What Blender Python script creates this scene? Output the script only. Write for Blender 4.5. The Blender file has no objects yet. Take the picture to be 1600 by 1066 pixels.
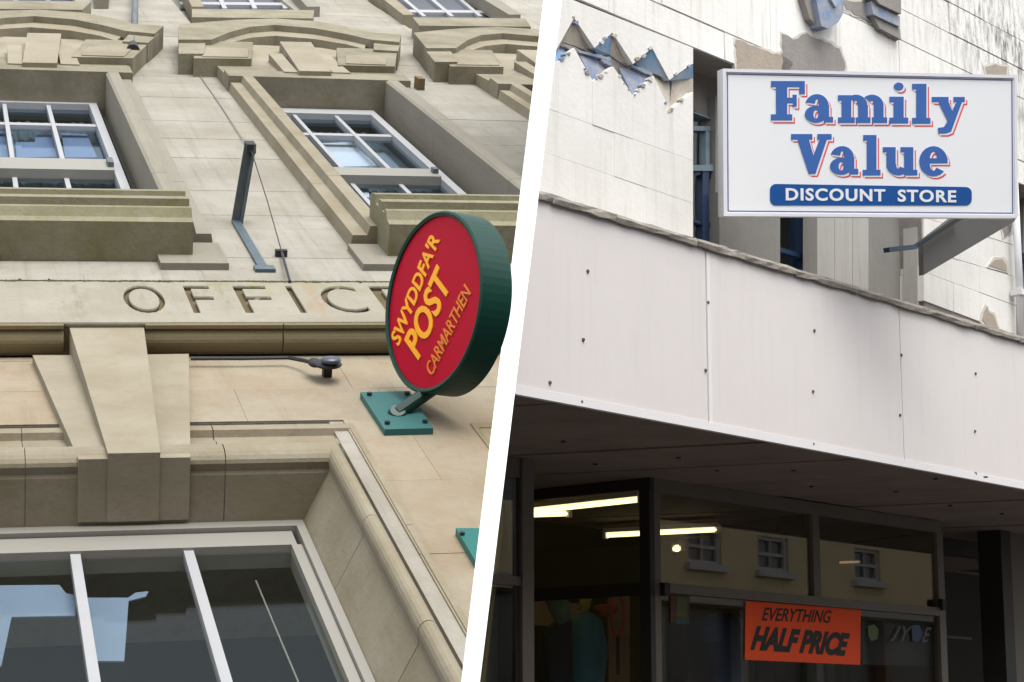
import bpy, bmesh, math, random
from mathutils import Vector, Matrix
random.seed(7)
S = bpy.context.scene
COL = S.collection

# ---------------------------------------------------------------- camera, sky, sun
FPX, PITCH = 3200.0, math.atan(617 / 3200.0)
CAM = Vector((0, 0, 1.6))
cd = bpy.data.cameras.new('camera'); cam = bpy.data.objects.new('camera', cd); COL.objects.link(cam)
cam.location = CAM; cam.rotation_euler = (math.pi / 2 + PITCH, 0, 0)
cd.sensor_width = 36; cd.lens = 36 * FPX / 1600.0; cd.clip_start = 0.05; cd.clip_end = 2000
S.camera = cam
SUN_EL, SUN_AZ = math.radians(66), math.radians(148)      # azimuth measured from +Y towards +X
w = bpy.data.worlds.new('World'); S.world = w; w.use_nodes = True
nt = w.node_tree; bg = nt.nodes['Background']
sky = nt.nodes.new('ShaderNodeTexSky'); sky.sky_type = 'NISHITA'; sky.sun_disc = False
sky.sun_elevation = SUN_EL; sky.sun_rotation = SUN_AZ; sky.dust_density = 1.5; sky.air_density = 1.2
hs = nt.nodes.new('ShaderNodeHueSaturation'); hs.inputs['Saturation'].default_value = 0.12
nt.links.new(sky.outputs[0], hs.inputs['Color']); nt.links.new(hs.outputs[0], bg.inputs[0])
bg.inputs[1].default_value = 0.15
sl = bpy.data.lights.new('sun', 'SUN'); sl.energy = 1.5; sl.angle = math.radians(40); sl.color = (1, .97, .92)
so = bpy.data.objects.new('sun', sl); COL.objects.link(so)
sd = Vector((math.cos(SUN_EL) * math.sin(SUN_AZ), math.cos(SUN_EL) * math.cos(SUN_AZ), math.sin(SUN_EL)))
so.rotation_euler = sd.to_track_quat('Z', 'Y').to_euler(); so.location = (20, 0, 30)
S.view_settings.view_transform = 'Standard'; S.view_settings.look = 'None'
S.view_settings.gamma = 1; S.view_settings.use_curve_mapping = False
S.view_settings.exposure = 1.15
S.render.engine = 'CYCLES'

# ---------------------------------------------------------------- frames of reference
def c2w(x, y, z):           # camera (right, down, forward) to world
    return Vector((x, z * math.cos(PITCH) + y * math.sin(PITCH), z * math.sin(PITCH) - y * math.cos(PITCH)))
def ray(px, py): return c2w((px - 800) / FPX, (py - 533) / FPX, 1.0)
class Frame:
    def __init__(s, o, X, Y):
        s.o = o; s.X = X.normalized(); s.Y = (Y - s.X * Y.dot(s.X)).normalized(); s.Z = s.X.cross(s.Y)
    def loc(s, P): d = P - s.o; return Vector((d.dot(s.X), d.dot(s.Y), d.dot(s.Z)))
    def at(s, px, py, w=0.0):
        d = ray(px, py); t = ((s.o + s.Z * w - CAM).dot(s.Z)) / d.dot(s.Z)
        return s.loc(CAM + d * t)
    def xy(s, px, py, w=0.0): q = s.at(px, py, w); return (q.x, q.y)
    def poly(s, pts, w=0.0): return [s.xy(p[0], p[1], w) for p in pts]
    def aty(s, px, py, y):      # point on a level plane of the frame
        d = ray(px, py); t = ((s.o + s.Y * y - CAM).dot(s.Y)) / d.dot(s.Y)
        return s.loc(CAM + d * t)
    def world(s, q): return s.o + s.X * q[0] + s.Y * q[1] + s.Z * q[2]
    def mat(s, base):
        m = Matrix.Identity(4)
        for i, a in enumerate((s.X, s.Y, s.Z)):
            m[0][i], m[1][i], m[2][i] = a
        m.translation = s.world(base); return m
LF = Frame(CAM + c2w((400 - 800) / 300., (440 - 533) / 300., FPX / 300.),
           c2w(.96452827, -.00437156, .26394337), c2w(-.25485727, -.27599884, .9267537))
yaw = math.atan2(2864, math.hypot(3200, 617))
RF = Frame(CAM + ray(1200, 690) * 14.0, Vector((math.sin(yaw), math.cos(yaw), 0)), Vector((0, 0, 1)))
GZ = -RF.o.z                               # ground level in RF
def plane_of(p0, p1, keep):                # end-wall plane of a building
    n = ray(*p0).cross(ray(*p1)).normalized()
    if n.dot(ray(*keep)) < 0: n.negate()
    return n
CUTL = plane_of((849, 0), (721, 1062), (300, 500))
CUTR = plane_of((878.5, 0), (750, 1066), (1300, 500))

# ---------------------------------------------------------------- materials
def rgb(r, g, b):
    f = lambda c: (c / 255.) / 12.92 if c / 255. <= .04045 else ((c / 255. + .055) / 1.055) ** 2.4
    return (f(r), f(g), f(b), 1)
def mat(name, c, rough=.7, var=0.0, scale=3.0, c2=None, bump=0.0, bscale=60., streak=0.0, streakc=None, metal=0, spec=.4, sdir=1, grime=None):
    m = bpy.data.materials.new(name); m.use_nodes = True; n = m.node_tree.nodes; L = m.node_tree.links
    b = n['Principled BSDF']; b.inputs['Roughness'].default_value = rough; b.inputs['Metallic'].default_value = metal
    b.inputs['Specular IOR Level'].default_value = spec
    if len(c) == 3: c = (*c, 1)
    b.inputs['Base Color'].default_value = c
    if not (var or bump or streak): return m
    tc = n.new('ShaderNodeTexCoord'); cur = None
    def noise(sc, det=5, vec=None, ro=.6):
        t = n.new('ShaderNodeTexNoise'); t.inputs['Scale'].default_value = sc; t.inputs['Detail'].default_value = det
        t.inputs['Roughness'].default_value = ro; L.new(vec or tc.outputs['Object'], t.inputs['Vector']); return t
    def ramp(src, a, bb):
        r = n.new('ShaderNodeMapRange'); r.inputs[1].default_value = a; r.inputs[2].default_value = bb; L.new(src, r.inputs[0]); return r.outputs[0]
    def mix(fac, a, bcol, k=1.0):
        x = n.new('ShaderNodeMix'); x.data_type = 'RGBA'
        mm = n.new('ShaderNodeMath'); mm.operation = 'MULTIPLY'; mm.inputs[1].default_value = k; L.new(fac, mm.inputs[0]); L.new(mm.outputs[0], x.inputs[0])
        if isinstance(a, tuple): x.inputs[6].default_value = a
        else: L.new(a, x.inputs[6])
        x.inputs[7].default_value = bcol; return x.outputs[2]
    col = c
    if var:
        dark = c2 or (c[0] * .55, c[1] * .52, c[2] * .45, 1)
        if len(dark) == 3: dark = (*dark, 1)
        col = mix(ramp(noise(scale).outputs[0], .35, .72), col, dark, var)
        col = mix(ramp(noise(scale * 9, 8, ro=.75).outputs[0], .5, .8), col, dark, var * .8)
        info = n.new('ShaderNodeObjectInfo')
        hv = n.new('ShaderNodeHueSaturation'); mr = n.new('ShaderNodeMapRange'); mr.inputs[3].default_value = 1 - .07 * var; mr.inputs[4].default_value = 1 + .06 * var
        L.new(info.outputs['Random'], mr.inputs[0]); L.new(mr.outputs[0], hv.inputs['Value']); L.new(col, hv.inputs['Color']); col = hv.outputs[0]
    if streak:
        mp = n.new('ShaderNodeMapping'); mp.inputs['Scale'].default_value = (9, .5, 9) if sdir else (.6, 8, 8)
        L.new(tc.outputs['Object'], mp.inputs['Vector'])
        sc = streakc or (c[0] * .35, c[1] * .35, c[2] * .33, 1)
        col = mix(ramp(noise(1.6, 6, mp.outputs[0], .7).outputs[0], .52, .78), col, sc, streak)
    if grime:       # (x0, y0, radius, colour): a weathered patch in object space
        for (gx, gy, gr, gc, amt) in grime:
            sub = n.new('ShaderNodeVectorMath'); sub.operation = 'SUBTRACT'; sub.inputs[1].default_value = (gx, gy, 0); L.new(tc.outputs['Object'], sub.inputs[0])
            mul = n.new('ShaderNodeVectorMath'); mul.operation = 'MULTIPLY'; mul.inputs[1].default_value = (1 / gr[0], 1 / gr[1], 0); L.new(sub.outputs[0], mul.inputs[0])
            ln = n.new('ShaderNodeVectorMath'); ln.operation = 'LENGTH'; L.new(mul.outputs[0], ln.inputs[0])
            inv = n.new('ShaderNodeMapRange'); inv.inputs[1].default_value = 1.0; inv.inputs[2].default_value = .2; L.new(ln.outputs['Value'], inv.inputs[0])
            mp2 = n.new('ShaderNodeMapping'); mp2.inputs['Scale'].default_value = (14, 3, 14); L.new(tc.outputs['Object'], mp2.inputs['Vector'])
            no = ramp(noise(1.2, 8, mp2.outputs[0], .8).outputs[0], .46, .62)
            mu = n.new('ShaderNodeMath'); mu.operation = 'MULTIPLY'; L.new(inv.outputs[0], mu.inputs[0]); L.new(no, mu.inputs[1])
            col = mix(mu.outputs[0], col, gc, amt)
    if not isinstance(col, tuple): L.new(col, b.inputs['Base Color'])
    if bump:
        bp = n.new('ShaderNodeBump'); bp.inputs['Strength'].default_value = bump; bp.inputs['Distance'].default_value = .01
        L.new(noise(bscale, 6).outputs[0], bp.inputs['Height']); L.new(bp.outputs[0], b.inputs['Normal'])
    return m
def emit(name, c, s):
    m = bpy.data.materials.new(name); m.use_nodes = True; b = m.node_tree.nodes['Principled BSDF']
    b.inputs['Base Color'].default_value = (.8, .8, .75, 1); b.inputs['Emission Color'].default_value = c; b.inputs['Emission Strength'].default_value = s; return m
def glass(name, tint, fac, glossc=(1, 1, 1, 1), rough=0.0):
    m = bpy.data.materials.new(name); m.use_nodes = True; n = m.node_tree.nodes; L = m.node_tree.links
    n.remove(n['Principled BSDF'])
    t = n.new('ShaderNodeBsdfTransparent'); t.inputs[0].default_value = tint
    g = n.new('ShaderNodeBsdfGlossy'); g.inputs['Roughness'].default_value = rough; g.inputs['Color'].default_value = glossc
    mx = n.new('ShaderNodeMixShader'); mx.inputs[0].default_value = fac
    L.new(t.outputs[0], mx.inputs[1]); L.new(g.outputs[0], mx.inputs[2]); L.new(mx.outputs[0], n['Material Output'].inputs[0]); return m
LICH = (.17, .16, .055, 1)
M = {}
M['ashlar_low'] = mat('ochre_ashlar', (.285, .252, .188), .87, .85, 1.5, (.215, .155, .09), .55, 38, .5, (.15, .13, .09, 1))
M['ashlar'] = mat('ashlar', (.30, .286, .247), .88, .85, 1.1, (.195, .176, .135), .6, 38, .7, (.15, .138, .105, 1))
M['frieze'] = mat('frieze_stone', (.29, .272, .222), .88, .7, 1.6, (.19, .17, .12), .5, 38, .5, (.22, .20, .15, 1),
                  grime=[(-.95, 9.3, (.10, .8), (.12, .11, .06, 1), .6), (-.55, 9.35, (.25, .6), (.15, .135, .08, 1), .5), (-.2, 9.4, (.2, .5), (.12, .12, .06, 1), .55), (.235, -.35 + 9.6, (.07, .65), (.28, .15, .05, 1), .8), (.10, -.08 + 9.6, (.6, .25), (.24, .22, .10, 1), .7), (.5, -.05 + 9.6, (.3, .2), (.2, .2, .09, 1), .7)])
M['key'] = mat('keystone', (.275, .247, .188), .87, .75, 1.7, (.18, .15, .095), .3, 45, .2, (.22, .19, .13, 1))
M['mould'] = mat('moulded_stone', (.19, .155, .09), .85, .6, 2.2, (.15, .125, .06), .35, 40, .35, (.15, .13, .07, 1))
M['sillm'] = mat('sill_stone', (.235, .214, .155), .88, .75, 3, (.12, .115, .045), .4, 40, .4, (.10, .09, .045, 1), grime=[(-.5, 10.5, (1.6, .6), LICH, .55), (1.9, 10.5, (1.6, .6), (.13, .135, .055, 1), .8)])
M['cornice'] = mat('cornice_stone', (.235, .213, .158), .88, .75, 2.5, (.11, .095, .05), .4, 40, .4, (.12, .10, .06, 1))
M['greystone'] = mat('grey_stone', (.22, .204, .165), .85, .5, 1.8, (.18, .165, .13), .35, 45, .35)
M['roll'] = mat('roll_stone', (.25, .222, .166), .85, .6, 2.5, (.15, .118, .055), .3, 45, .3)
M['wframe'] = mat('white_sash_paint', (.34, .345, .36), .5, .35, 5, (.28, .28, .27))
M['bframe'] = mat('cream_frame_paint', (.25, .24, .215), .5, .4, 4, (.23, .215, .175))
M['lglass'] = glass('sash_glass', (.86, .90, .93, 1), .13, (.72, .86, 1, 1))
M['lglassd'] = glass('dark_window_glass', (.88, .90, .88, 1), .035, (.8, .9, .95, 1))
M['room'] = mat('room', (.05, .052, .045), .9)
M['blindblue'] = mat('pale_blue_blind', (.20, .26, .39), .8, .2, 6)  # reflected sky put into a flat pale blue
M['blindwhite'] = mat('white_blind', (.72, .72, .73), .8)  # bright pane reflection put into a flat white
M['blindgrey'] = mat('slate_blind', (.10, .125, .135), .8, .2, 4, streak=.5, streakc=(.05, .06, .07, 1))  # slate pane reflection put into the curtain colour
M['green'] = mat('green_paint', rgb(6, 58, 48), .45, .3, 6, rgb(4, 40, 34), spec=.3)
M['teal'] = mat('teal_paint', rgb(48, 98, 96), .6, .3, 8, rgb(40, 84, 84), spec=.3)
M['dgreen'] = mat('dark_green_paint', rgb(12, 52, 46), .4)
M['red'] = mat('crimson_face', rgb(176, 2, 40), .55, .06, 5, spec=.12)
M['yellow'] = mat('amber_lettering', rgb(246, 172, 14), .5)
M['yellow2'] = mat('dull_amber_lettering', rgb(216, 122, 24), .45)
M['steel'] = mat('grey_steel', rgb(84, 100, 108), .5, .4, 12, rgb(55, 62, 66), metal=.3)
M['dsteel'] = mat('dark_steel', rgb(96, 104, 108), .55, .6, 14, rgb(52, 56, 58))
M['black'] = mat('black_rubber', (.02, .02, .022), .6)
M['lens'] = mat('lens_glass', (.05, .06, .085), .3, spec=.5)
M['moss'] = mat('moss', (.095, .088, .048), .95, .7, 30, (.03, .03, .015))
# shop building
M['wpaint'] = mat('white_wall_paint', (.74, .727, .70), .75, .4, 1.3, (.54, .515, .47), .25, 25, .45, (.42, .39, .35, 1))
M['wpaintd'] = mat('mildewed_wall_paint', (.78, .765, .735), .8, .28, 1.5, (.47, .44, .39), .25, 25, .5, (.26, .25, .22, 1),
                   grime=[(3.0, 7.75, (2.0, .75), (.09, .085, .075, 1), .95), (3.6, 6.7, (1.0, 1.2), (.10, .095, .08, 1), .9)])
M['wgrey'] = mat('grey_wall_paint', (.21, .203, .19), .8, .25, 2, (.34, .33, .30), .15, 30, .45, (.30, .29, .27, 1))  # darker grey than the white walls, used on the recessed piers
M['wfluted'] = mat('pale_pilaster_paint', (.37, .36, .335), .8, .2, 2, (.5, .48, .44), .15, 30, .3)
M['bare'] = mat('bare_render', (.36, .31, .25), .9, .5, 5, (.24, .21, .18), .5, 40)
M['bareg'] = mat('grey_bare_render', (.27, .25, .235), .9, .5, 5, (.17, .155, .145), .5, 40, .3)
M['fascia'] = mat('fascia_paint', (.68, .638, .625), .5, .28, 1.1, (.57, .53, .51), .05, 14, .26, (.5, .47, .46, 1), spec=.35)
M['fasciat'] = mat('fascia_trim_paint', (.73, .71, .715), .55, .15, 2, (.6, .57, .56))
M['coping'] = mat('coping_stone', (.34, .31, .27), .95, .6, 6, (.15, .13, .11), 1.0, 25, .2)
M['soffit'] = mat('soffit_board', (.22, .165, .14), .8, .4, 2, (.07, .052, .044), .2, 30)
M['alu'] = mat('brown_frame', (.15, .125, .105), .5, .25, 5, (.10, .085, .07), spec=.4)
M['aludk'] = mat('dark_frame', (.032, .028, .028), .55, .2, 5)
M['sglass'] = glass('shop_glass', (.90, .90, .88, 1), .07, rough=.012)
M['shopwall'] = mat('shop_wall', (.34, .29, .13), .8, .2, 1)
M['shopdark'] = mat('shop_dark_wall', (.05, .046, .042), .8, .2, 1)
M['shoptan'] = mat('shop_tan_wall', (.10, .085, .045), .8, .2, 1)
M['tanb'] = mat('tan_bulkhead', (.30, .21, .12), .7, .2, 2)
M['tube'] = emit('tube', (1, .80, .34, 1), 1.6)
M['tubedim'] = emit('tube_dim', (.9, .62, .30, 1), .12)
M['blue'] = mat('blue_steel', rgb(30, 54, 88), .5, .35, 10, rgb(28, 40, 62), spec=.4)
M['palesteel'] = mat('pale_blue_steel', rgb(120, 140, 150), .5, .4, 14, rgb(70, 92, 112))
M['tile'] = mat('blue_tile', (.11, .30, .56), .5, .7, 9, (.42, .38, .32), .3, 60)
M['tiled'] = mat('slate_blue_tile', (.14, .21, .36), .55, .8, 9, (.40, .37, .33), .3, 60)
M['signw'] = mat('sign_white', (.90, .91, .93), .3, .05, 2, (.78, .79, .80))
M['signf'] = mat('sign_frame', (.80, .81, .86), .4, .1, 5)
M['beige'] = mat('beige_tile_bed', (.50, .45, .38), .85, .6, 8, (.30, .27, .24), .4, 40)
M['under'] = mat('undercoat', (.56, .53, .48), .85, .5, 6, (.42, .39, .35), .4, 40)
M['navy'] = mat('sign_navy_line', rgb(96, 108, 150), .4)
M['sblue'] = mat('sign_blue', rgb(68, 108, 178), .4, .25, 2.2, rgb(44, 90, 160))
M['pill'] = mat('sign_pill_blue', rgb(30, 82, 152), .35, .2, 4, rgb(40, 112, 180))
M['sred'] = mat('sign_red', rgb(238, 84, 92), .4)
M['swhite'] = mat('sign_lettering_white', (.86, .86, .88), .4)
M['brace'] = mat('grey_board', (.085, .082, .078), .8, .2, 2)  # dark grey that stands for shade below the sign
M['orange'] = mat('orange_paper', (1, .09, .012), .7, .12, 6, (.85, .10, .02))
M['ink'] = mat('black_ink', (.012, .012, .012), .6)
M['pvc'] = mat('white_pipe', (.66, .66, .68), .4, .15, 6)

# ---------------------------------------------------------------- things and parts
class Thing:
    def __init__(s, name, label, cat, frame, base=(0, 0, 0), group=None):
        s.f = frame; s.b = Vector(base); s.e = bpy.data.objects.new(name, None); COL.objects.link(s.e)
        s.e.matrix_world = frame.mat(base); s.e['label'] = label; s.e['category'] = cat; s.e.empty_display_size = .2
        if group: s.e['group'] = group
class MB:
    def __init__(s): s.bm = bmesh.new()
    def add(s, vs, fs):
        V = [s.bm.verts.new(v) for v in vs]
        for f in fs:
            try: s.bm.faces.new([V[i] for i in f])
            except ValueError: pass
        return s
    def prism(s, pts, w0, w1):
        n = len(pts); a = sum(pts[i][0] * pts[(i + 1) % n][1] - pts[(i + 1) % n][0] * pts[i][1] for i in range(n))
        if a < 0: pts = pts[::-1]
        vs = [(p[0], p[1], w0) for p in pts] + [(p[0], p[1], w1) for p in pts]
        return s.add(vs, [list(range(n))[::-1], list(range(n, 2 * n))] + [[i, (i + 1) % n, n + (i + 1) % n, n + i] for i in range(n)])
    def box(s, x0, x1, y0, y1, z0, z1):
        return s.prism([(min(x0, x1), min(y0, y1)), (max(x0, x1), min(y0, y1)), (max(x0, x1), max(y0, y1)), (min(x0, x1), max(y0, y1))], min(z0, z1), max(z0, z1))
    def uprof(s, prof, u0, u1):        # (y, z) profile run along x
        n = len(prof); vs = [(u0, p[0], p[1]) for p in prof] + [(u1, p[0], p[1]) for p in prof]
        return s.add(vs, [list(range(n)), list(range(n, 2 * n))[::-1]] + [[i, n + i, n + (i + 1) % n, (i + 1) % n] for i in range(n)])
    def vprof(s, prof, v0, v1):        # (x, z) profile run along y
        n = len(prof); vs = [(p[0], v0, p[1]) for p in prof] + [(p[0], v1, p[1]) for p in prof]
        return s.add(vs, [list(range(n)), list(range(n, 2 * n))[::-1]] + [[i, n + i, n + (i + 1) % n, (i + 1) % n] for i in range(n)])
    def tube(s, pts, r, n=10, caps=True):
        pts = [Vector(p) for p in pts]; rings = []
        for i, p in enumerate(pts):
            d = (pts[min(i + 1, len(pts) - 1)] - pts[max(i - 1, 0)]).normalized()
            a = d.orthogonal().normalized(); b = d.cross(a)
            if rings:
                a = (a0 - d * a0.dot(d)).normalized(); b = d.cross(a)
            a0 = a; rr = r[i] if isinstance(r, (list, tuple)) else r
            rings.append([s.bm.verts.new(p + a * math.cos(2 * math.pi * k / n) * rr + b * math.sin(2 * math.pi * k / n) * rr) for k in range(n)])
        for A, B in zip(rings, rings[1:]):
            for k in range(n): s.bm.faces.new((A[k], A[(k + 1) % n], B[(k + 1) % n], B[k]))
        if caps: s.bm.faces.new(rings[0][::-1]); s.bm.faces.new(rings[-1])
        return s
    def bar(s, p, q, a, bx, up):       # rectangular bar from p to q
        p, q = Vector(p), Vector(q); d = (q - p).normalized(); up = Vector(up); x = d.cross(up).normalized(); y = x.cross(d)
        vs = [c + x * sx * a / 2 + y * sy * bx / 2 for c in (p, q) for sx, sy in ((-1, -1), (1, -1), (1, 1), (-1, 1))]
        return s.add(vs, [[3, 2, 1, 0], [4, 5, 6, 7]] + [[i, (i + 1) % 4, 4 + (i + 1) % 4, 4 + i] for i in range(4)])
    def build(s, name, m, T, parent=None, cut=None, bevel=0, smooth=False):
        bm = s.bm
        if bevel:
            try: bmesh.ops.bevel(bm, geom=[e for e in bm.edges if len(e.link_faces) == 2 and e.calc_face_angle(0) > .5], offset=bevel, segments=1, affect='EDGES', clamp_overlap=True)
            except Exception: pass
        if cut is not None:
            f = T.f; n = Vector((cut.dot(f.X), cut.dot(f.Y), cut.dot(f.Z))); co = f.loc(CAM)
            ds = [(v.co - co).dot(n) for v in bm.verts]
            if not ds or max(ds) <= 0: bm.free(); return None
            if min(ds) < 0:
                r = bmesh.ops.bisect_plane(bm, geom=bm.verts[:] + bm.edges[:] + bm.faces[:], plane_co=co, plane_no=-n, clear_outer=True)
                ed = [e for e in bm.edges if len(e.link_faces) == 1]
                if ed: bmesh.ops.holes_fill(bm, edges=ed, sides=0)
        bmesh.ops.recalc_face_normals(bm, faces=bm.faces[:])
        for v in bm.verts: v.co -= T.b
        me = bpy.data.meshes.new(name); bm.to_mesh(me); bm.free(); me.materials.append(m)
        if smooth:
            for p in me.polygons: p.use_smooth = True
        o = bpy.data.objects.new(name, me); COL.objects.link(o); o.parent = parent or T.e
        return o
def text_curve(body, off=0.0, shear=0.0, space=1.0):
    c = bpy.data.curves.new('text', 'FONT'); c.body = body; c.offset = off; c.shear = shear; c.space_character = space; c.resolution_u = 4
    return c
def text_mesh(body, off=0.0, shear=0.0, space=1.0, extrude=.02):
    c = text_curve(body, off, shear, space); c.extrude = extrude
    o = bpy.data.objects.new('text', c); COL.objects.link(o); bpy.context.view_layer.update()
    me = bpy.data.meshes.new_from_object(o.evaluated_get(bpy.context.evaluated_depsgraph_get()))
    bpy.data.objects.remove(o); bpy.data.curves.remove(c); return me
def text_fit(name, body, p0, ex, ey, ez, m, T, parent=None, off=0.0, shear=0.0, space=1.0):
    me = text_mesh(body, off, shear, space)
    xs = [v.co.x for v in me.vertices]; ys = [v.co.y for v in me.vertices]; zs = [v.co.z for v in me.vertices]
    x0, x1, y0, y1, z0, z1 = min(xs), max(xs), min(ys), max(ys), min(zs), max(zs)
    p0, ex, ey, ez = Vector(p0), Vector(ex), Vector(ey), Vector(ez)
    for v in me.vertices:
        v.co = p0 + ex * ((v.co.x - x0) / (x1 - x0)) + ey * ((v.co.y - y0) / (y1 - y0)) + ez * ((v.co.z - z0) / (z1 - z0)) - T.b
    me.name = name; me.materials.clear(); me.materials.append(m)
    o = bpy.data.objects.new(name, me); COL.objects.link(o); o.parent = parent or T.e; return o
def structure(o): o['kind'] = 'structure'; return o
def sheet(name, x0, x1, y0, y1, z, m):
    me = bpy.data.meshes.new(name); me.from_pydata([(x0, y0, z), (x1, y0, z), (x1, y1, z), (x0, y1, z)], [], [(0, 1, 2, 3)])
    me.materials.append(m); o = bpy.data.objects.new(name, me); COL.objects.link(o); return structure(o)

# ================================================================= ground
sheet('ground', -900, 900, -900, 900, -.02, mat('earth', (.06, .058, .052), .9, .3, .3))
ROADM = mat('asphalt', (.055, .055, .057), .9, .3, 2, (.04, .04, .04), .5, 80)
rd = Thing('road', '', '', RF)     # street between the shop and the houses opposite
for k in ('label', 'category'): del rd.e[k]
rd.e['kind'] = 'structure'
m_ = MB(); m_.prism([(-40, 2.2), (60, 2.2), (60, 7.0), (-40, 7.0)], 0, .0)
o = bpy.data.objects.new('road_surface', bpy.data.meshes.new('road_surface')); m_.bm.free()
o.data.from_pydata([(-40, GZ + .004, .8), (60, GZ + .004, .8), (60, GZ + .004, 8.6), (-40, GZ + .004, 8.6)], [], [(3, 2, 1, 0)])
o.data.materials.append(ROADM); COL.objects.link(o); o.parent = rd.e
for nm, z0, z1 in (('pavement', -3.4, .6), ('pavement', 8.75, 10.9)):
    t = Thing(nm, '', '', RF)
    for k in ('label', 'category'): del t.e[k]
    t.e['kind'] = 'structure'
    PV = mat('paving', (.15, .145, .135), .9, .3, 3, bump=.3)
    MB().box(-40, 60, GZ - .02, GZ + .12, z0, z1).build('paving', PV, t)
    k0 = z1 + .001 if z0 < 0 else z0 - .13
    MB().box(-40, 60, GZ - .02, GZ + .125, k0, k0 + .129).build('kerb', mat('kerbstone', (.33, .32, .30), .85, .3, 4, bump=.3), t)

# ================================================================= POST OFFICE (left)
PO = Thing('post_office_building', 'honey coloured stone post office front with sash windows, pediments and carved lettering', 'building', LF, (0, -9.6, 0))
def P(mb, name, m, parent=None, **k): return mb.build(name, m, PO, parent, cut=CUTL, **k)
WUP, WLO = -.05, -.17
# ---- plain wall cores behind the facing (solid, with window openings left open)
UE, VE = -.02, LF.at(400, 718, -.15).y           # corner of the ground-floor window opening
core = MB()
core.box(-4.5, .0, 0, .62, -1.2, WUP - .008); core.box(-4.5, 6, -1.8, 0.0, -1.2, WLO - .008)
core.box(UE + .1, 6, -9.6, -1.8, -1.2, WLO - .008); core.box(-4.5, UE + .1, -9.6, -6.2, -1.2, WLO - .008)
core.box(0, 6, 0, .62, -1.2, WUP - .008)
P(core, 'wall_core', M['ashlar'])
# ---- ashlar blocks
BK_ = []
def blocks(u0, u1, v0, v1, w, hgt, lens, off=0.0, m='ashlar', t=.28):
    v = v0; k = 0
    while v < v1 - .05:
        h = min(hgt, v1 - v); u = u0; first = True
        while u < u1 - .02:
            l = lens * random.uniform(.85, 1.15)
            if first and k % 2: l *= .5
            first = False; e = u + l
            if u1 - e < lens * .4: e = u1
            e = min(e, u1)
            P(MB().box(u + .0008, e - .0008, v + .0012, v + h - .0012, w - t, w + random.uniform(-.0015, .0015)), 'ashlar_block', M[m], bevel=.001)
            BK_.append((u, e, v, v + h, w))
            u = e
        v += h; k += 1
UO = LF.at(568, 700, WLO).x
blocks(-3.3, 1.35, -1.80, -.795, WLO, .47, .78, m='ashlar_low')
blocks(UO - .02, 1.35, -6.6, -1.80, WLO, .80, .62, m='ashlar_low')
# upper wall strips between windows (outer faces of the architraves)
A1R = LF.at(276, 291, 0).x + .03; A2L = LF.at(540, 330, 0).x - .03; A2R = LF.at(815, 280, 0).x + .04
WP = 2.33
blocks(A1R - .10, A2L + .08, .0, 13.9, WUP, .36, 1.4)
blocks(A2R - .10, A2L + WP + .08, .0, 15.2, WUP, .36, 1.4)
blocks(-3.3, A1R - .10, .0, .62, WUP, .31, 1.2)
blocks(A2L + .08, A2R - .1, .0, .62, WUP, .31, 1.2)
blocks(-3.3, A1R - .10, 8.2, 11.2, WUP, .6, .5)
blocks(A2L + .08, A2R - .10, 8.2, 10.0, WUP, .6, .5)
blocks(A2L + WP + .08, 6.0, 8.2, 11.0, WUP, .6, .5)
A1L = A2L - WP + .02
blocks(-3.3, A1L + .06, .62, 8.2, WUP, .36, 1.4)
P(MB().box(-4.5, A1L + .08, .62, 13, -1.2, WUP - .008), 'wall_core', M['ashlar'])
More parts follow.
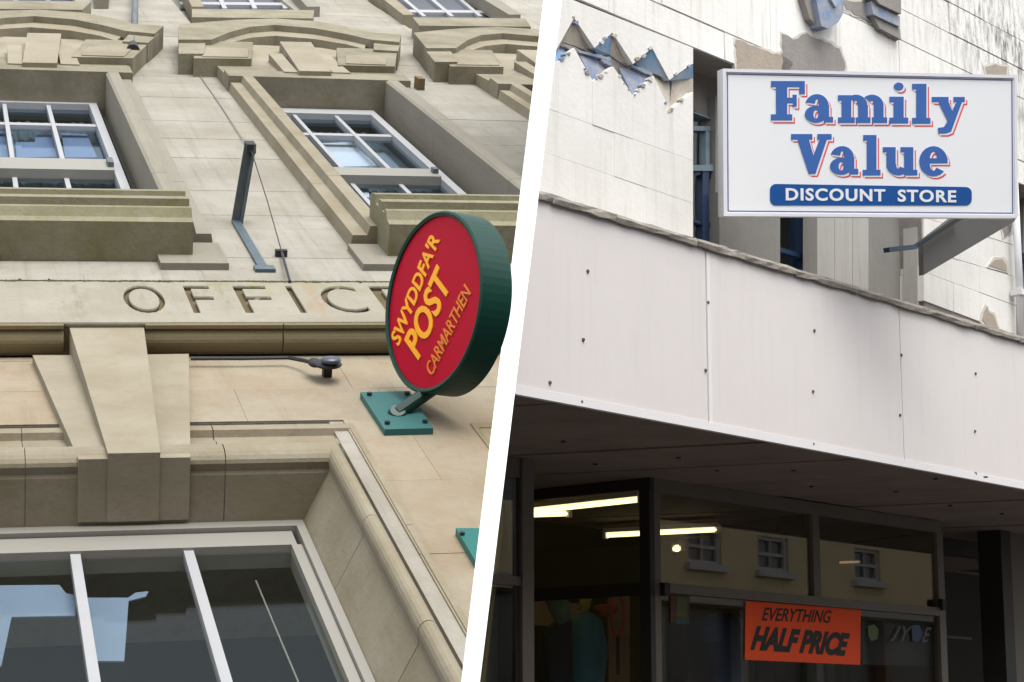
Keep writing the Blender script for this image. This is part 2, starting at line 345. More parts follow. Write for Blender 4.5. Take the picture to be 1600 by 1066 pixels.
# ---- frieze with cut letters
def frieze():
    u0, u1 = -3.3, 3.0
    cu = bpy.data.curves.new('frieze', 'CURVE'); cu.dimensions = '2D'; cu.fill_mode = 'BOTH'; cu.extrude = .012; cu.resolution_u = 5
    vb = -.785
    sp = cu.splines.new('POLY'); sp.points.add(3)
    for p, q in zip(sp.points, ((u0, vb), (u1, vb), (u1, 0), (u0, 0))): p.co = (*q, 0, 1)
    sp.use_cyclic_u = True
    v0, v1 = LF.at(400, 489, 0).y, LF.at(400, 446.5, 0).y
    def U(px, py): return LF.at(px, py, 0).x
    spec = [('O', U(193, 467), U(257, 467)), ('F', U(303, 489), U(326, 448)), ('F', U(384, 489), U(414, 448)), ('I', U(470, 489), U(470, 489) + .035),
            ('C', U(503, 467), U(566, 467)), ('E', U(606, 489), U(648, 448))]
    for ch, a, b in spec:
        c = text_curve(ch, .002); o = bpy.data.objects.new('t', c); COL.objects.link(o)
        bpy.context.view_layer.objects.active = o
        for x in bpy.context.selected_objects: x.select_set(False)
        o.select_set(True); bpy.ops.object.convert(target='CURVE')
        cc = o.data; pts = [p.co for s_ in cc.splines for p in s_.bezier_points]
        x0, x1 = min(p.x for p in pts), max(p.x for p in pts); y0, y1 = min(p.y for p in pts), max(p.y for p in pts)
        fn = lambda q: (a + (q.x - x0) / (x1 - x0) * (b - a), v0 + (q.y - y0) / (y1 - y0) * (v1 - v0), 0)
        for s_ in cc.splines:
            ns = cu.splines.new('BEZIER'); ns.bezier_points.add(len(s_.bezier_points) - 1); ns.use_cyclic_u = True; ns.resolution_u = 5
            for A, B in zip(ns.bezier_points, s_.bezier_points):
                A.handle_left_type = A.handle_right_type = 'FREE'
                A.co = fn(B.co); A.handle_left = fn(B.handle_left); A.handle_right = fn(B.handle_right)
        bpy.data.objects.remove(o)
    o = bpy.data.objects.new('t', cu); COL.objects.link(o); bpy.context.view_layer.update()
    me = bpy.data.meshes.new_from_object(o.evaluated_get(bpy.context.evaluated_depsgraph_get())); bpy.data.objects.remove(o)
    mb = MB(); mb.bm.from_mesh(me)
    for v in mb.bm.verts: v.co.z -= .012
    bmesh.ops.remove_doubles(mb.bm, verts=mb.bm.verts[:], dist=1e-5)
    fr = P(mb, 'frieze', M['frieze'])
    fr['label'] = 'pale stone band with deeply cut capitals reading OFFICE'
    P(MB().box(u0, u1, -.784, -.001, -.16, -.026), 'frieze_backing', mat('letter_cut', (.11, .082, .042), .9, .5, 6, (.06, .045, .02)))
    return fr
FR = frieze()
tor = [(-.786, -.006), (-.80, -.012), (-.80, -.03)]
for i in range(9):
    t_ = i / 8.; tor.append((-.782 + .004 * t_ - .030 * math.sin(math.pi * t_), -.035 - .125 * t_))
tor += [(-.77, -.168), (-.70, -.168), (-.70, -.03)]
for a, b in ((-3.3, -1.02), (-.64, .02), (.026, .66), (.666, 1.6)):
    P(MB().uprof(tor, a, b), 'torus_moulding', M['mould'], smooth=False)
# ---- keystones over the ground-floor window
WF = -.42
def kpoly(pts, w): return LF.poly(pts, w)
kf = kpoly([(104, 497), (223, 497), (254, 719), (171, 719)], -.02)
kt = LF.poly([(104, 497), (223, 497)], -.02); kb = LF.poly([(254, 719), (171, 719)], -.105)
kv = VE - .02
P(MB().add([(*kt[0], -.02), (*kt[1], -.02), (kb[0][0], kv, -.105), (kb[1][0], kv, -.105), (*kt[0], WF + .02), (*kt[1], WF + .02), (kb[0][0], kv, WF + .02), (kb[1][0], kv, WF + .02)],
           [[0, 1, 2, 3], [7, 6, 5, 4], [0, 4, 5, 1], [1, 5, 6, 2], [2, 6, 7, 3], [3, 7, 4, 0]]), 'keystone', M['key'], bevel=.004)
for pts in ([(51, 555), (116, 555), (178, 719), (123, 719)], [(222, 554), (295, 553), (299, 719), (246, 719)]):
    vp_ = kpoly(pts, -.13); vp_ = [(x_, y_ if i_ < 2 else kv + .005) for i_, (x_, y_) in enumerate(vp_)]
    P(MB().prism(vp_, WF + .02, -.13), 'voussoir', M['key'], bevel=.004)
# ---- moulded surround swept round the opening
def surround(ue, ve, sx, sy, dirx, ulim, vlim, prof, splits_u, splits_v, name, mats, x0off=0.0):
    # dirx +1: jamb is right of the opening
    X = lambda d: ue + dirx * (d if d else x0off) * sx; Y = lambda d: ve + d * sy
    def seg_head(a, b):
        mb = MB(); n = len(prof); vs = [(a, Y(d), z) for d, z in prof] + [(b, Y(d), z) for d, z in prof]
        mb.add(vs, [[i, i + 1, n + i + 1, n + i] for i in range(n - 1)]); return mb
    def seg_corner(a, vb):
        mb = MB(); n = len(prof); vs = [(a, Y(d), z) for d, z in prof] + [(X(d), Y(d), z) for d, z in prof] + [(X(d), vb, z) for d, z in prof]
        mb.add(vs, [[i, i + 1, n + i + 1, n + i] for i in range(n - 1)] + [[n + i, n + i + 1, 2 * n + i + 1, 2 * n + i] for i in range(n - 1)]); return mb
    def seg_jamb(va, vb):
        mb = MB(); n = len(prof); vs = [(X(d), va, z) for d, z in prof] + [(X(d), vb, z) for d, z in prof]
        mb.add(vs, [[i, i + 1, n + i + 1, n + i] for i in range(n - 1)]); return mb
    for a, b in zip(splits_u, splits_u[1:]): P(seg_head(a + .003 * dirx, b), name, mats)
    P(seg_corner(splits_u[-1] + .004 * dirx, splits_v[0] + .004), name, mats)
    for a, b in zip(splits_v, splits_v[1:]): P(seg_jamb(a, b + .005), name, mats)
prof = [(0, WF - .02), (.0005, -.215), (.004, -.20)]
for i in range(0, 11):
    a = math.radians(200 - i * 20); prof.append((.035 + .036 * math.cos(a) , -.165 + .045 * math.sin(a)))
prof += [(.075, -.20), (.105, -.20), (.108, -.182), (.135, -.182), (.138, -.195), (.165, -.195), (.170, -.165), (.195, -.165), (.195, -.26)]
surround(UE, VE, 1.0, 2.55, 1, -3.3, -6.4, prof, [-3.3, -2.2, -1.25, -.45], [VE - .75, VE - 1.75, VE - 2.9, VE - 4.0], 'moulding_stone', M['roll'], LF.at(469, 803, WF).x - UE - .004)
# next window to the right: only its corner shows
nc = LF.at(737, 664, WLO)
prof2 = [(d, z) for d, z in prof]
surround(nc.x + .19, nc.y - .19 * 2.55, 1.0, 2.55, -1, 2, -6.4, prof2, [1.6, nc.x + .40], [nc.y - 1.4, nc.y - 3.0], 'moulding_stone', M['mould'])
# ---- ground-floor window
def lowwin():
    fu = LF.at(469, 803, WF).x; fv = LF.at(300, 812, WF).y
    wn = P(MB().box(-3.2, fu, fv - .10, fv, WF - .1, WF + .0).box(fu - .036, fu, -6.4, fv - .10, WF - .1, WF + .0), 'window', M['bframe'], bevel=.006)
    P(MB().box(-3.2, fu - .058, fv - .26, fv - .11, WF - .12, WF - .02).box(fu - .082, fu - .039, -6.4, fv - .26, WF - .12, WF - .02), 'sash_frame', M['bframe'], wn, bevel=.006)
    gz = WF - .05
    for a, b in (((110, 856), (152, 1060)), ((288, 852), (353, 1060)), ((-40, 856), (-10, 1060)), ((-190, 856), (-190, 1060))):
        u = (LF.at(*a, gz).x + LF.at(*b, gz).x) / 2
        P(MB().box(u - .020, u + .020, -6.4, fv - .25, gz - .03, gz + .018), 'glazing_bar', M['wframe'], wn, bevel=.008)
    P(MB().box(-3.2, fu - .07, -6.4, fv - .24, gz - .008, gz - .002), 'pane', M['lglassd'], wn)
    P(MB().box(-3.4, fu + .5, -6.9, fv + .6, -3.2, -3.15).box(-3.4, fu + .5, fv + .55, fv + .6, -3.15, WF - .2).box(fu + .45, fu + .5, -6.9, fv + .55, -3.15, WF - .2).box(-3.4, fu + .45, -6.9, -6.85, -3.15, WF - .2), 'room_lining', M['room'])
    gp = gz - .06  # pale blue sheets behind the pane stand in for sky reflections
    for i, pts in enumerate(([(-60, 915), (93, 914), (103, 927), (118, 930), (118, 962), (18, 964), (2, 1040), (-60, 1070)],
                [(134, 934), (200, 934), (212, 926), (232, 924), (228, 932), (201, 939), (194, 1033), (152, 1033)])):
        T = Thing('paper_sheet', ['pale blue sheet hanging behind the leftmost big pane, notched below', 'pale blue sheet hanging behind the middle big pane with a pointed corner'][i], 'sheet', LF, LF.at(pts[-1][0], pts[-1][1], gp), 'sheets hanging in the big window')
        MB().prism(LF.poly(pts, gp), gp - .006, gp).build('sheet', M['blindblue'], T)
    T = Thing('curtain_cord', 'thin pale cord hanging behind the right hand big pane', 'cord', LF, LF.at(462, 1060, gp))
    MB().tube([LF.at(400, 908, gp), LF.at(430, 980, gp), LF.at(470, 1075, gp)], .0035, 6).build('cord', M['bframe'], T)
lowwin()
# ---- upper windows
def upwin(uR, mull, vtop, vbar, vm0, vm1, panes, nm):
    WW = -.17; g = WW - .05; uL = uR - 1.27
    wn = P(MB().box(uL, uR, vtop, vtop + .22, WW - .08, WW).box(uR - .062, uR, .6, vtop, WW - .08, WW).box(uL, uL + .062, .6, vtop, WW - .08, WW), 'window', M['wframe'], bevel=.005)
    P(MB().box(uL + .062, uR - .062, vm0, vm1, WW - .08, WW + .015), 'meeting_rail', M['bframe'], wn, bevel=.006)
    P(MB().box(uR - .10, uR - .06, vm0 + .1, vm1 - .1, WW, WW + .05), 'sash_horn', M['dsteel'], wn)
    for u in mull:
        P(MB().box(u - .016, u + .016, vm1, vtop, g - .02, g + .035), 'glazing_bar', M['wframe'], wn, bevel=.004)
        P(MB().box(u - .016, u + .016, .7, vm0, g - .05, g + .005), 'glazing_bar', M['wframe'], wn, bevel=.004)
    P(MB().box(uL + .062, uR - .062, vbar - .05, vbar + .05, g - .018, g + .030), 'glazing_bar', M['wframe'], wn, bevel=.004)
    us = [uL + .062] + sorted(mull) + [uR - .062]
    for a, b in zip(us, us[1:]):
        for c, d in ((.7, vm0), (vm1, vbar), (vbar, vtop)):
            P(MB().box(a, b, c, d, g - .006, g - .001), 'pane', M['lglass'], wn)
    P(MB().box(uL - .1, uR + .1, .4, vtop + .6, -1.1, -1.08).box(uL - .1, uR + .1, vtop + .5, vtop + .6, -1.08, WW - .1).box(uR + .05, uR + .1, .4, vtop + .5, -1.08, WW - .1), 'room_lining', M['room'])
    for i, (pts, mm, lab) in enumerate(panes):  # coloured cards behind the panes stand in for reflections
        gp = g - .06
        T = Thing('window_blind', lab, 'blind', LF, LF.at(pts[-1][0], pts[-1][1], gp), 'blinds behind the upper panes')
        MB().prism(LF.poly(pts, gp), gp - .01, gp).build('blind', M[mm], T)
W_ = -.22
def reflection_curtain(u0, u1, v0, v1, lab):  # curtain folds whose slate tone stands in for pane reflections
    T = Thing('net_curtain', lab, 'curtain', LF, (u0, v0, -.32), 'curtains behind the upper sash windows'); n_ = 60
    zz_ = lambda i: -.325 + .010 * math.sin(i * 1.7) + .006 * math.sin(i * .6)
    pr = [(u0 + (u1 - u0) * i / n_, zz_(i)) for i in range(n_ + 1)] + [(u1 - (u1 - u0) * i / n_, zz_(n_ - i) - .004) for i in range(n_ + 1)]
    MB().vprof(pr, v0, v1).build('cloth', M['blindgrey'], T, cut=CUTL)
m1 = [(LF.at(4, 163, W_).x + LF.at(26, 286, W_).x) / 2, (LF.at(75, 163, W_).x + LF.at(104, 288, W_).x) / 2]
r1 = (LF.at(152, 163, -.17).x + LF.at(200, 288, -.17).x) / 2
upwin(r1, m1, LF.at(100, 162, -.17).y, LF.at(100, 201, W_).y, LF.at(100, 268, -.17).y, LF.at(100, 251, -.17).y,
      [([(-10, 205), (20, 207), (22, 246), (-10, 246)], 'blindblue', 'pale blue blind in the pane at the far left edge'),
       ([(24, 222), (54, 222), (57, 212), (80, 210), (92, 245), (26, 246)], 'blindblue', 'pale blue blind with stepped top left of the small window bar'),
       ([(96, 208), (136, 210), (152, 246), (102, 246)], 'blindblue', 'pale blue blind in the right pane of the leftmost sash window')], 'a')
m2 = [(LF.at(455, 177, W_).x + LF.at(518, 256, W_).x) / 2, (LF.at(518, 177, W_).x + LF.at(593, 260, W_).x) / 2]
r2 = (LF.at(589, 175, -.17).x + LF.at(723, 301, -.17).x) / 2
upwin(r2, m2, LF.at(520, 178, -.17).y, LF.at(520, 216, W_).y, LF.at(560, 277, -.17).y, LF.at(560, 265, -.17).y,
      [([(500, 224), (548, 222), (590, 259), (522, 261)], 'blindwhite', 'bright white blind in the middle pane of the sash window'),
       ([(552, 308), (577, 308), (575, 288), (540, 284)], 'blindwhite', 'white blind corner low behind the lower sash beside the sill')], 'b')
reflection_curtain(r1 - 1.2, r1 - .05, .8, LF.at(100, 162, -.17).y - .02, 'slate grey curtain behind the leftmost sash window'); reflection_curtain(r2 - 1.2, r2 - .05, .8, LF.at(520, 178, -.17).y - .02, 'slate grey curtain behind the sash window above the round sign')
# window sill, feet, apron, architraves, head, keystone, pediment
def surround_up(du, uL, uR, dv=0.0, keyc=None):
    # uL/uR: faces of the opening (reveals)
    vt = LF.at(520, 124, .08).y
    for s, ue in ((1, uR), (-1, uL)):
        pr = [(ue, -.32), (ue, .07), (ue + s * .02, .085), (ue + s * .10, .085), (ue + s * .115, .03), (ue + s * .20, .03), (ue + s * .215, -.06), (ue + s * .215, -.32)]
        vv = [.96, 2.4, 4.6, vt]
        for a, b in zip(vv, vv[1:]):
            P(MB().vprof(pr, a + dv, b + dv - .006), 'architrave_stone', M['greystone'] if s > 0 else M['roll'])
    # sill
    pr = [(1.20, -.34), (1.20, .19), (1.17, .235), (1.06, .25), (1.04, .20), (.97, .20), (.95, .245), (.86, .25), (.85, .20), (.79, .20), (.78, .225), (.74, .225), (.70, .18), (.63, .17), (.63, -.34)]
    sl_ = P(MB().uprof(pr, uL - .06, uR + .06), 'sill', M['sillm'])
    for x0, x1 in ((uL - .235, uL + .13), (uR - .13, uR + .235)):
        P(MB().box(x0, x1, .44, .92, -.1, -.012), 'sill_foot', M['greystone'], bevel=.004)
    # head
    P(MB().uprof([(vt, -.32), (vt, .085), (vt + .28, .09), (vt + .32, .06), (vt + .95, .04), (vt + .95, -.32)], uL - .215, uR + .215), 'lintel', M['cornice'])
ARR2 = (LF.at(590, 125, .05).x + LF.at(815, 300, .05).x) / 2
ARL2 = ARR2 - 1.10
D1 = (LF.at(154, 106, .05).x + LF.at(250, 290, .05).x) / 2 - ARR2
surround_up(0, ARL2, ARR2); surround_up(D1, ARL2 + D1, ARR2 + D1); surround_up(WP, ARL2 + WP - .04, ARR2 + WP)
def pediment(du, dv=0.0):
    def pp(pts, w): return [(x + du, y + dv) for x, y in LF.poly(pts, w)]
    def Q(pts, w0, w1, nm, m, b=.012, par=None): return P(MB().prism(pp(pts, w1), w0, w1), nm, M[m], par, bevel=b)
    cor = Q([(279, 38), (327, 34), (370, 31), (430, 29), (491, 33), (540, 41), (582, 51), (627, 54), (624, 66), (580, 62), (540, 53), (491, 44), (430, 39), (390, 42), (360, 50), (330, 62), (279, 62)], -.1, .16, 'pediment_cornice', 'cornice')
    Q([(322, 70), (352, 56), (390, 48), (430, 45), (491, 50), (540, 58), (572, 66), (570, 77), (540, 69), (491, 61), (430, 56), (392, 59), (362, 66), (340, 80)], -.1, .10, 'arch_moulding', 'roll')
    Q([(279, 62), (322, 62), (318, 84), (279, 84)], -.1, .13, 'pediment_end', 'cornice')
    Q([(584, 64), (626, 66), (622, 80), (584, 78)], -.1, .13, 'pediment_end', 'cornice')
    for pts, ins in (([(300, 63), (395, 66), (393, 92), (303, 91)], [(316, 74), (388, 76), (387, 89), (316, 88)]), ([(526, 75), (621, 77), (617, 104), (528, 102)], [(540, 86), (604, 88), (603, 101), (541, 99)])):
        b_ = Q(pts, -.1, .11, 'corbel', 'cornice')
        Q(ins, .08, .118, 'corbel_panel', 'roll', .004, b_)
    Q([(390, 70), (530, 76), (530, 110), (390, 106)], -.2, .03, 'tympanum', 'key')
    Q([(437, 65), (486, 66), (518, 112), (468, 111)], -.17, .125, 'keystone', 'key')
    Q([(420, 84), (440, 84), (466, 113), (444, 112)], -.17, .10, 'voussoir', 'key')
    Q([(490, 82), (512, 84), (548, 114), (520, 113)], -.17, .10, 'voussoir', 'key')
pediment(0); pediment(D1 + .06); pediment(WP - .08)
# upper storey sills and openings at the very top of the picture
for du in (D1 + .06, 0, WP - .08):
    def pp(pts, w): return [(x + du, y) for x, y in LF.poly(pts, w)]
    P(MB().prism(pp([(300, 14), (491, 16), (489, 29), (300, 27)], .15), -.1, .15), 'sill', M['cornice'], bevel=.015)
    P(MB().prism(pp([(278, -30), (300, -30), (318, 12), (300, 12)], .05), -.1, .06), 'architrave_stone', M['roll'], bevel=.01)
    P(MB().prism(pp([(440, -30), (470, -30), (500, 12), (480, 12)], .05), -.1, .06), 'architrave_stone', M['greystone'], bevel=.01)
    wn = P(MB().prism(pp([(290, -40), (450, -40), (485, 14), (310, 12)], -.1), -.2, -.12), 'window', M['lens'])
    if wn:
        for a in (300, 345, 392, 440): P(MB().prism(pp([(a - 22, -40), (a - 15, -40), (a + 10, 13), (a + 3, 13)], -.08), -.13, -.08), 'glazing_bar', M['wframe'], wn)
        P(MB().prism(pp([(280, 2), (480, 4), (484, 8), (282, 6)], -.08), -.13, -.085), 'glazing_bar', M['wframe'], wn)
P(MB().box(-3, 6, 10.2, 18, -1.0, -.16), 'wall_core', M['ashlar'])
P(MB().box(-3, 6, 17.9, 18.3, -2.0, .6), 'parapet', M['cornice'])
P(MB().box(-4, 6, -9.6, 18, -3.6, -3.3), 'rear_wall', M['ashlar'])
# moss tufts along the frieze
mb = MB()
for px in (86, 128, 342, 345, 553, 200, 290, 470, 30, 410, 250):
    c = LF.at(px, 439, .0)
    for k in range(6):
        x = c.x + random.gauss(0, .016); r = random.uniform(.004, .009)
        bmesh.ops.create_icosphere(mb.bm, subdivisions=1, radius=r, matrix=Matrix.Translation((x, random.uniform(-.03, .03), random.uniform(-.02, .004))))
n_ = 420; lo_ = []; hi_ = []
for k in range(n_ + 1):
    x = -1.6 + 3.2 * k / n_; a_ = .5 + .5 * math.sin(x * 7 + 1.2 * math.sin(x * 17)); d_ = random.uniform(.004, .012) + a_ * random.uniform(.0, .022)
    lo_.append((x, -d_)); hi_.append((x, random.uniform(.002, .010)))
for k in range(n_):
    z1_, z2_ = random.uniform(.002, .005), random.uniform(.002, .005)
    mb.add([(*lo_[k], z1_), (*lo_[k + 1], z2_), (*hi_[k + 1], z2_), (*hi_[k], z1_), (hi_[k][0], hi_[k][1] + .004, -.05), (hi_[k + 1][0], hi_[k + 1][1] + .004, -.05)], [[0, 1, 2, 3], [3, 2, 5, 4]])
mo = P(mb, 'moss', M['moss']); mo['kind'] = 'stuff'

# ---- iron pegs
for i, (px, py) in enumerate(((197, 123), (370, 131), (655, 139), (815, 151))):
    c = LF.at(px, py, WUP)
    T = Thing('iron_peg', ['rusty peg in the wall right of the leftmost pediment foot', 'rusty peg left of the middle sash window head', 'rusty peg right of the middle sash window head', 'rusty peg near the top right corner of the stone front'][i], 'peg', LF, c, 'pegs let into the upper stone wall')
    MB().box(c.x - .03, c.x + .03, c.y - .08, c.y + .08, WUP - .05, WUP + .10).build('peg', mat('rusty_iron', (.16, .11, .06), .8, .5, 20), T, bevel=.008)
# ---- L bracket
c = LF.at(372, 348, WUP)
T = Thing('steel_bracket', 'L shaped grey steel bracket standing out from the stone wall between the windows', 'bracket', LF, c)
a0 = LF.at(368, 345, WUP + .012); a1 = LF.at(412, 420, WUP + .012)
MB().bar(a0, a1, .05, .014, (0, 0, 1)).build('wall_plate', M['steel'], T, bevel=.003)
MB().box(a1.x - .05, a1.x + .06, a1.y - .04, a1.y + .05, WUP + .001, WUP + .02).build('foot_plate', M['steel'], T, bevel=.003)
best = min((abs(LF.at(390, 225, w_).x - a0.x) + abs(LF.at(390, 225, w_).y - a0.y), w_) for w_ in [i * .01 for i in range(20, 120)])[1]
tip = LF.at(389, 224, best)
arm = MB().bar((a0.x, a0.y, WUP + .005), tip, .05, .012, (0, 1, 0)); arm.bar(Vector((a0.x + .03, a0.y, WUP + .005)), tip + Vector((.03, 0, 0)), .012, .12, (0, 1, 0))
arm.build('arm', M['dsteel'], T, bevel=.002)
MB().box(tip.x - .02, tip.x + .035, tip.y - .06, tip.y + .06, tip.z - .05, tip.z + .004).build('end_cap', M['black'], T)
# ---- wire from the bracket tip to the frieze
T = Thing('wire', 'thin dark wire running down the wall from the bracket tip to the stained ledge', 'wire', LF, LF.at(455, 440, 0))
h1 = LF.at(440, 393, WUP + .03); h2 = LF.at(453, 440, .01)
MB().tube([tip, tip.lerp(h1, .5) + Vector((.01, -.03, -.02)), h1], .0035, 6).build('strand', M['black'], T)
MB().tube([h1, h1.lerp(h2, .5), h2], .008, 6).build('strand', M['black'], T)
MB().box(h1.x - .035, h1.x + .03, h1.y - .02, h1.y + .02, WUP, WUP + .04).build('clip', M['black'], T)
T = Thing('old_wire', 'faint thin wire hanging down the upper wall left of the middle sash window', 'wire', LF, LF.at(385, 232, WUP))
MB().tube([LF.at(300, 100, WUP + .01), LF.at(345, 165, WUP + .01), LF.at(389, 232, WUP + .02)], .004, 6).build('strand', mat('grey_wire', (.2, .19, .18), .7), T)
# ---- drain pipe top left
c = LF.at(208, 79, 0)
T = Thing('drain_pipe', 'dark drainpipe stub coming down beside the leftmost pediment', 'pipe', LF, c)
MB().tube([LF.at(212, -30, .10), LF.at(211, 10, .10), LF.at(209, 72, .10)], .032, 10).build('pipe', M['dsteel'], T, smooth=True)
MB().tube([LF.at(208, 70, .10), LF.at(208, 80, .10)], [.04, .06], 10).build('shoe', M['black'], T)
# ---- floodlight on the ledge with its cable
c = LF.at(512, 566, -.10)
T = Thing('floodlight', 'small black floodlight lying on the ledge below the carved lettering', 'lamp', LF, c)
fl = MB(); bmesh.ops.create_uvsphere(fl.bm, u_segments=18, v_segments=10, radius=1, matrix=Matrix.Translation(LF.at(517, 563, -.06)) @ Matrix.Diagonal((.048, .042, .018, 1)))
hs_ = fl.build('lens', M['lens'], T, smooth=True)
fl = MB(); bmesh.ops.create_uvsphere(fl.bm, u_segments=18, v_segments=10, radius=1, matrix=Matrix.Translation(LF.at(512, 569, -.09)) @ Matrix.Diagonal((.068, .07, .018, 1)))
fl.build('housing', M['black'], T, smooth=True)
fl = MB(); bmesh.ops.create_uvsphere(fl.bm, u_segments=12, v_segments=8, radius=1, matrix=Matrix.Translation(LF.at(492, 567, -.10)) @ Matrix.Diagonal((.034, .05, .02, 1)))
fl.build('gland', M['black'], T, smooth=True)
MB().box(c.x - .02, c.x + .02, c.y - .02, c.y + .03, WLO, -.1).build('bracket', M['black'], T)
T = Thing('cable', 'black cable lying along the ledge from the keystone to the floodlight', 'cable', LF, LF.at(298, 560, -.15))
MB().tube([LF.at(298, 560, -.13), LF.at(380, 560, -.13), LF.at(450, 559, -.13), LF.at(472, 563, -.12), LF.at(490, 567, -.10)], .010, 6).build('cable_run', M['black'], T)

# ---- round sign
def round_sign():
    base = LF.at(622, 640, WLO)
    bw = LF.world(base)
    T = Thing('round_sign', 'round red projecting sign in a deep green rim reading SWYDDFA\'R POST CARMARTHEN', 'sign', LF, base)
    depth = (bw - CAM).dot(c2w(0, 0, 1)) - .10
    pw = lambda px, py, d: CAM + ray(px, py) * d
    Ccen = pw(677, 472, depth); sc = depth / FPX; R = 141 * sc
    t = math.radians(8); sg = math.radians(57)
    mj = c2w(math.sin(t), -math.cos(t), 0)
    mn = c2w(-math.cos(t), -math.sin(t), 0)
    n = mn * math.sin(sg) + c2w(0, 0, -1) * math.cos(sg)
    e1 = mj.cross(n).normalized()                # screen right, in the face
    if e1.dot(c2w(1, 0, 0)) < 0: e1.negate()
    th = 52 * sc
    l = lambda P_: LF.loc(P_)
    def disc(r0, h0, r1, h1, mb, N=72, cap0=False, cap1=False):
        ra = [mb.bm.verts.new(l(Ccen + (e1 * math.cos(2 * math.pi * k / N) + mj * math.sin(2 * math.pi * k / N)) * r0 + n * h0)) for k in range(N)]
        rb = [mb.bm.verts.new(l(Ccen + (e1 * math.cos(2 * math.pi * k / N) + mj * math.sin(2 * math.pi * k / N)) * r1 + n * h1)) for k in range(N)]
        for k in range(N): mb.bm.faces.new((ra[k], ra[(k + 1) % N], rb[(k + 1) % N], rb[k]))
        if cap0: mb.bm.faces.new(ra)
        if cap1: mb.bm.faces.new(rb)
    mb = MB(); disc(R * .965, -.012, R * .965, .006, mb); disc(R * .965, .006, R * 1.0, .012, mb); disc(R * 1.0, .012, R * 1.02, .004, mb); disc(R * 1.02, .004, R * 1.02, -th, mb); disc(R * 1.02, -th, R * .95, -th - .006, mb, cap1=True)
    bmesh.ops.remove_doubles(mb.bm, verts=mb.bm.verts[:], dist=1e-5)
    mb.build('rim', M['green'], T)
    mb = MB(); disc(R * .966, -.02, R * .966, -.004, mb, cap0=True, cap1=True); mb.build('face', M['red'], T)
    # lettering
    def s2(px, py):          # picture -> face plane
        d = ray(px, py); tt = (Ccen - CAM).dot(n) / d.dot(n); q = CAM + d * tt - Ccen; return Vector((q.dot(e1), q.dot(mj)))
    def tx(body, a, b, tl, m, off=0.0):   # a: baseline start, b: baseline end, tl: a point on the cap line above the start
        A, B, Tp = s2(*a), s2(*b), s2(*tl); ex = B - A; u = ex.normalized(); v = Vector((-u.y, u.x)); h = (Tp - A).dot(v)
        W3 = lambda q: (e1 * q.x + mj * q.y)
        lv = lambda vec: Vector((vec.dot(LF.X), vec.dot(LF.Y), vec.dot(LF.Z)))
        text_fit('lettering', body, l(Ccen + W3(A) - n * .0035), lv(W3(ex)), lv(W3(v * h)), lv(n * .005), m, T, off=off)
    k = 220 / 617.
    z = lambda x, y: (590 + x * k, 310 + y * k)
    tx("SWYDDFA'R", z(93, 652), z(274, 182), z(64, 585), M['yellow'], .022)
    tx("POST", z(180, 712), z(325, 378), z(120, 610), M['yellow'], .024)
    tx("CARMARTHEN", z(238, 785), z(410, 418), z(212, 735), M['yellow2'], .010)
    # post and wall plate
    pl = LF.poly([(563, 613), (640, 611), (677, 669), (601, 671)], WLO + .03)
    MB().prism(pl, WLO - .005, WLO + .03).build('base_plate', M['teal'], T, bevel=.004)
    rim_pt = l(Ccen - mj * R * .93 - n * th * .5)
    MB().tube([LF.at(621, 646, WLO + .03), rim_pt], .032, 14).build('post', M['dgreen'], T, smooth=False)
    MB().tube([LF.at(621, 647, WLO + .028), LF.at(621.6, 641, WLO + .05)], [.046, .034], 14).build('post_collar', M['dgreen'], T)
    for b in ((577, 618), (605, 663), (664, 661), (636, 617)):
        q = LF.at(*b, WLO + .03); MB().tube([q, q + Vector((0, 0, .015))], .012, 6).build('bolt', M['black'], T)
round_sign()
# second plate, cut by the end of the building
T = Thing('sign_plate', 'dark teal steel plate bolted low on the stone wall at its right end', 'plate', LF, LF.at(735, 850, WLO))
MB().prism(LF.poly([(712, 829), (790, 829), (835, 895), (752, 896)], WLO + .02), WLO - .004, WLO + .03).build('plate', mat('teal_plate', rgb(20, 98, 92), .5, .2, 8), T, cut=CUTL, bevel=.003)
q = LF.at(722, 836, WLO + .03); MB().tube([q, q + Vector((0, 0, .012))], .01, 6).build('bolt', M['black'], T)

# ================================================================= SHOP (right)
SH = Thing('shop_building', 'white painted shop with flat canopy fascia, weathered panelled upper wall and dark glazed front', 'building', RF, (1.5, GZ, 0))
def Q(mb, name, m, parent=None, **k): return mb.build(name, M[m] if isinstance(m, str) else m, SH, parent, cut=CUTR, **k)
FT = RF.at(1105, 390, 0).y           # top of the fascia panels
# ---- canopy
js = [-3.2, RF.at(1104, 500, 0).x, RF.at(1408, 580, 0).x, 4.35, 6.85, 9.35, 11.85]
for a, b in zip(js, js[1:]):
    pn = Q(MB().box(a + .004, b - .004, .055, FT, -.012, 0), 'fascia_panel', 'fascia', bevel=.003)
    if pn is None: continue
Q(MB().box(-3.4, 11.85, .025, FT - .01, -.12, -.013), 'fascia_backing', 'fascia')
tr = Q(MB().box(-3.2, 11.85, .0, .052, -.03, .008), 'fascia_trim', 'fasciat', bevel=.004)
Q(MB().box(js[1] + .008, js[1] + .045, .053, FT - .02, .001, .004), 'joint_strip', 'fasciat')
sm = mat('rusty_screw', (.10, .075, .065), .7)
for px, py in ((918, 424), (911, 531), (1106, 473), (1102, 579), (1272, 517), (1270, 612), (1408, 555), (1406, 649), (1524, 584), (1523, 674), (908, 628), (1270, 694), (1524, 740), (859, 598)):
    q = RF.at(px, py, 0); Q(MB().tube([q - Vector((0, 0, .002)), q + Vector((0, 0, .009))], [.014, .010], 7), 'screw', sm)
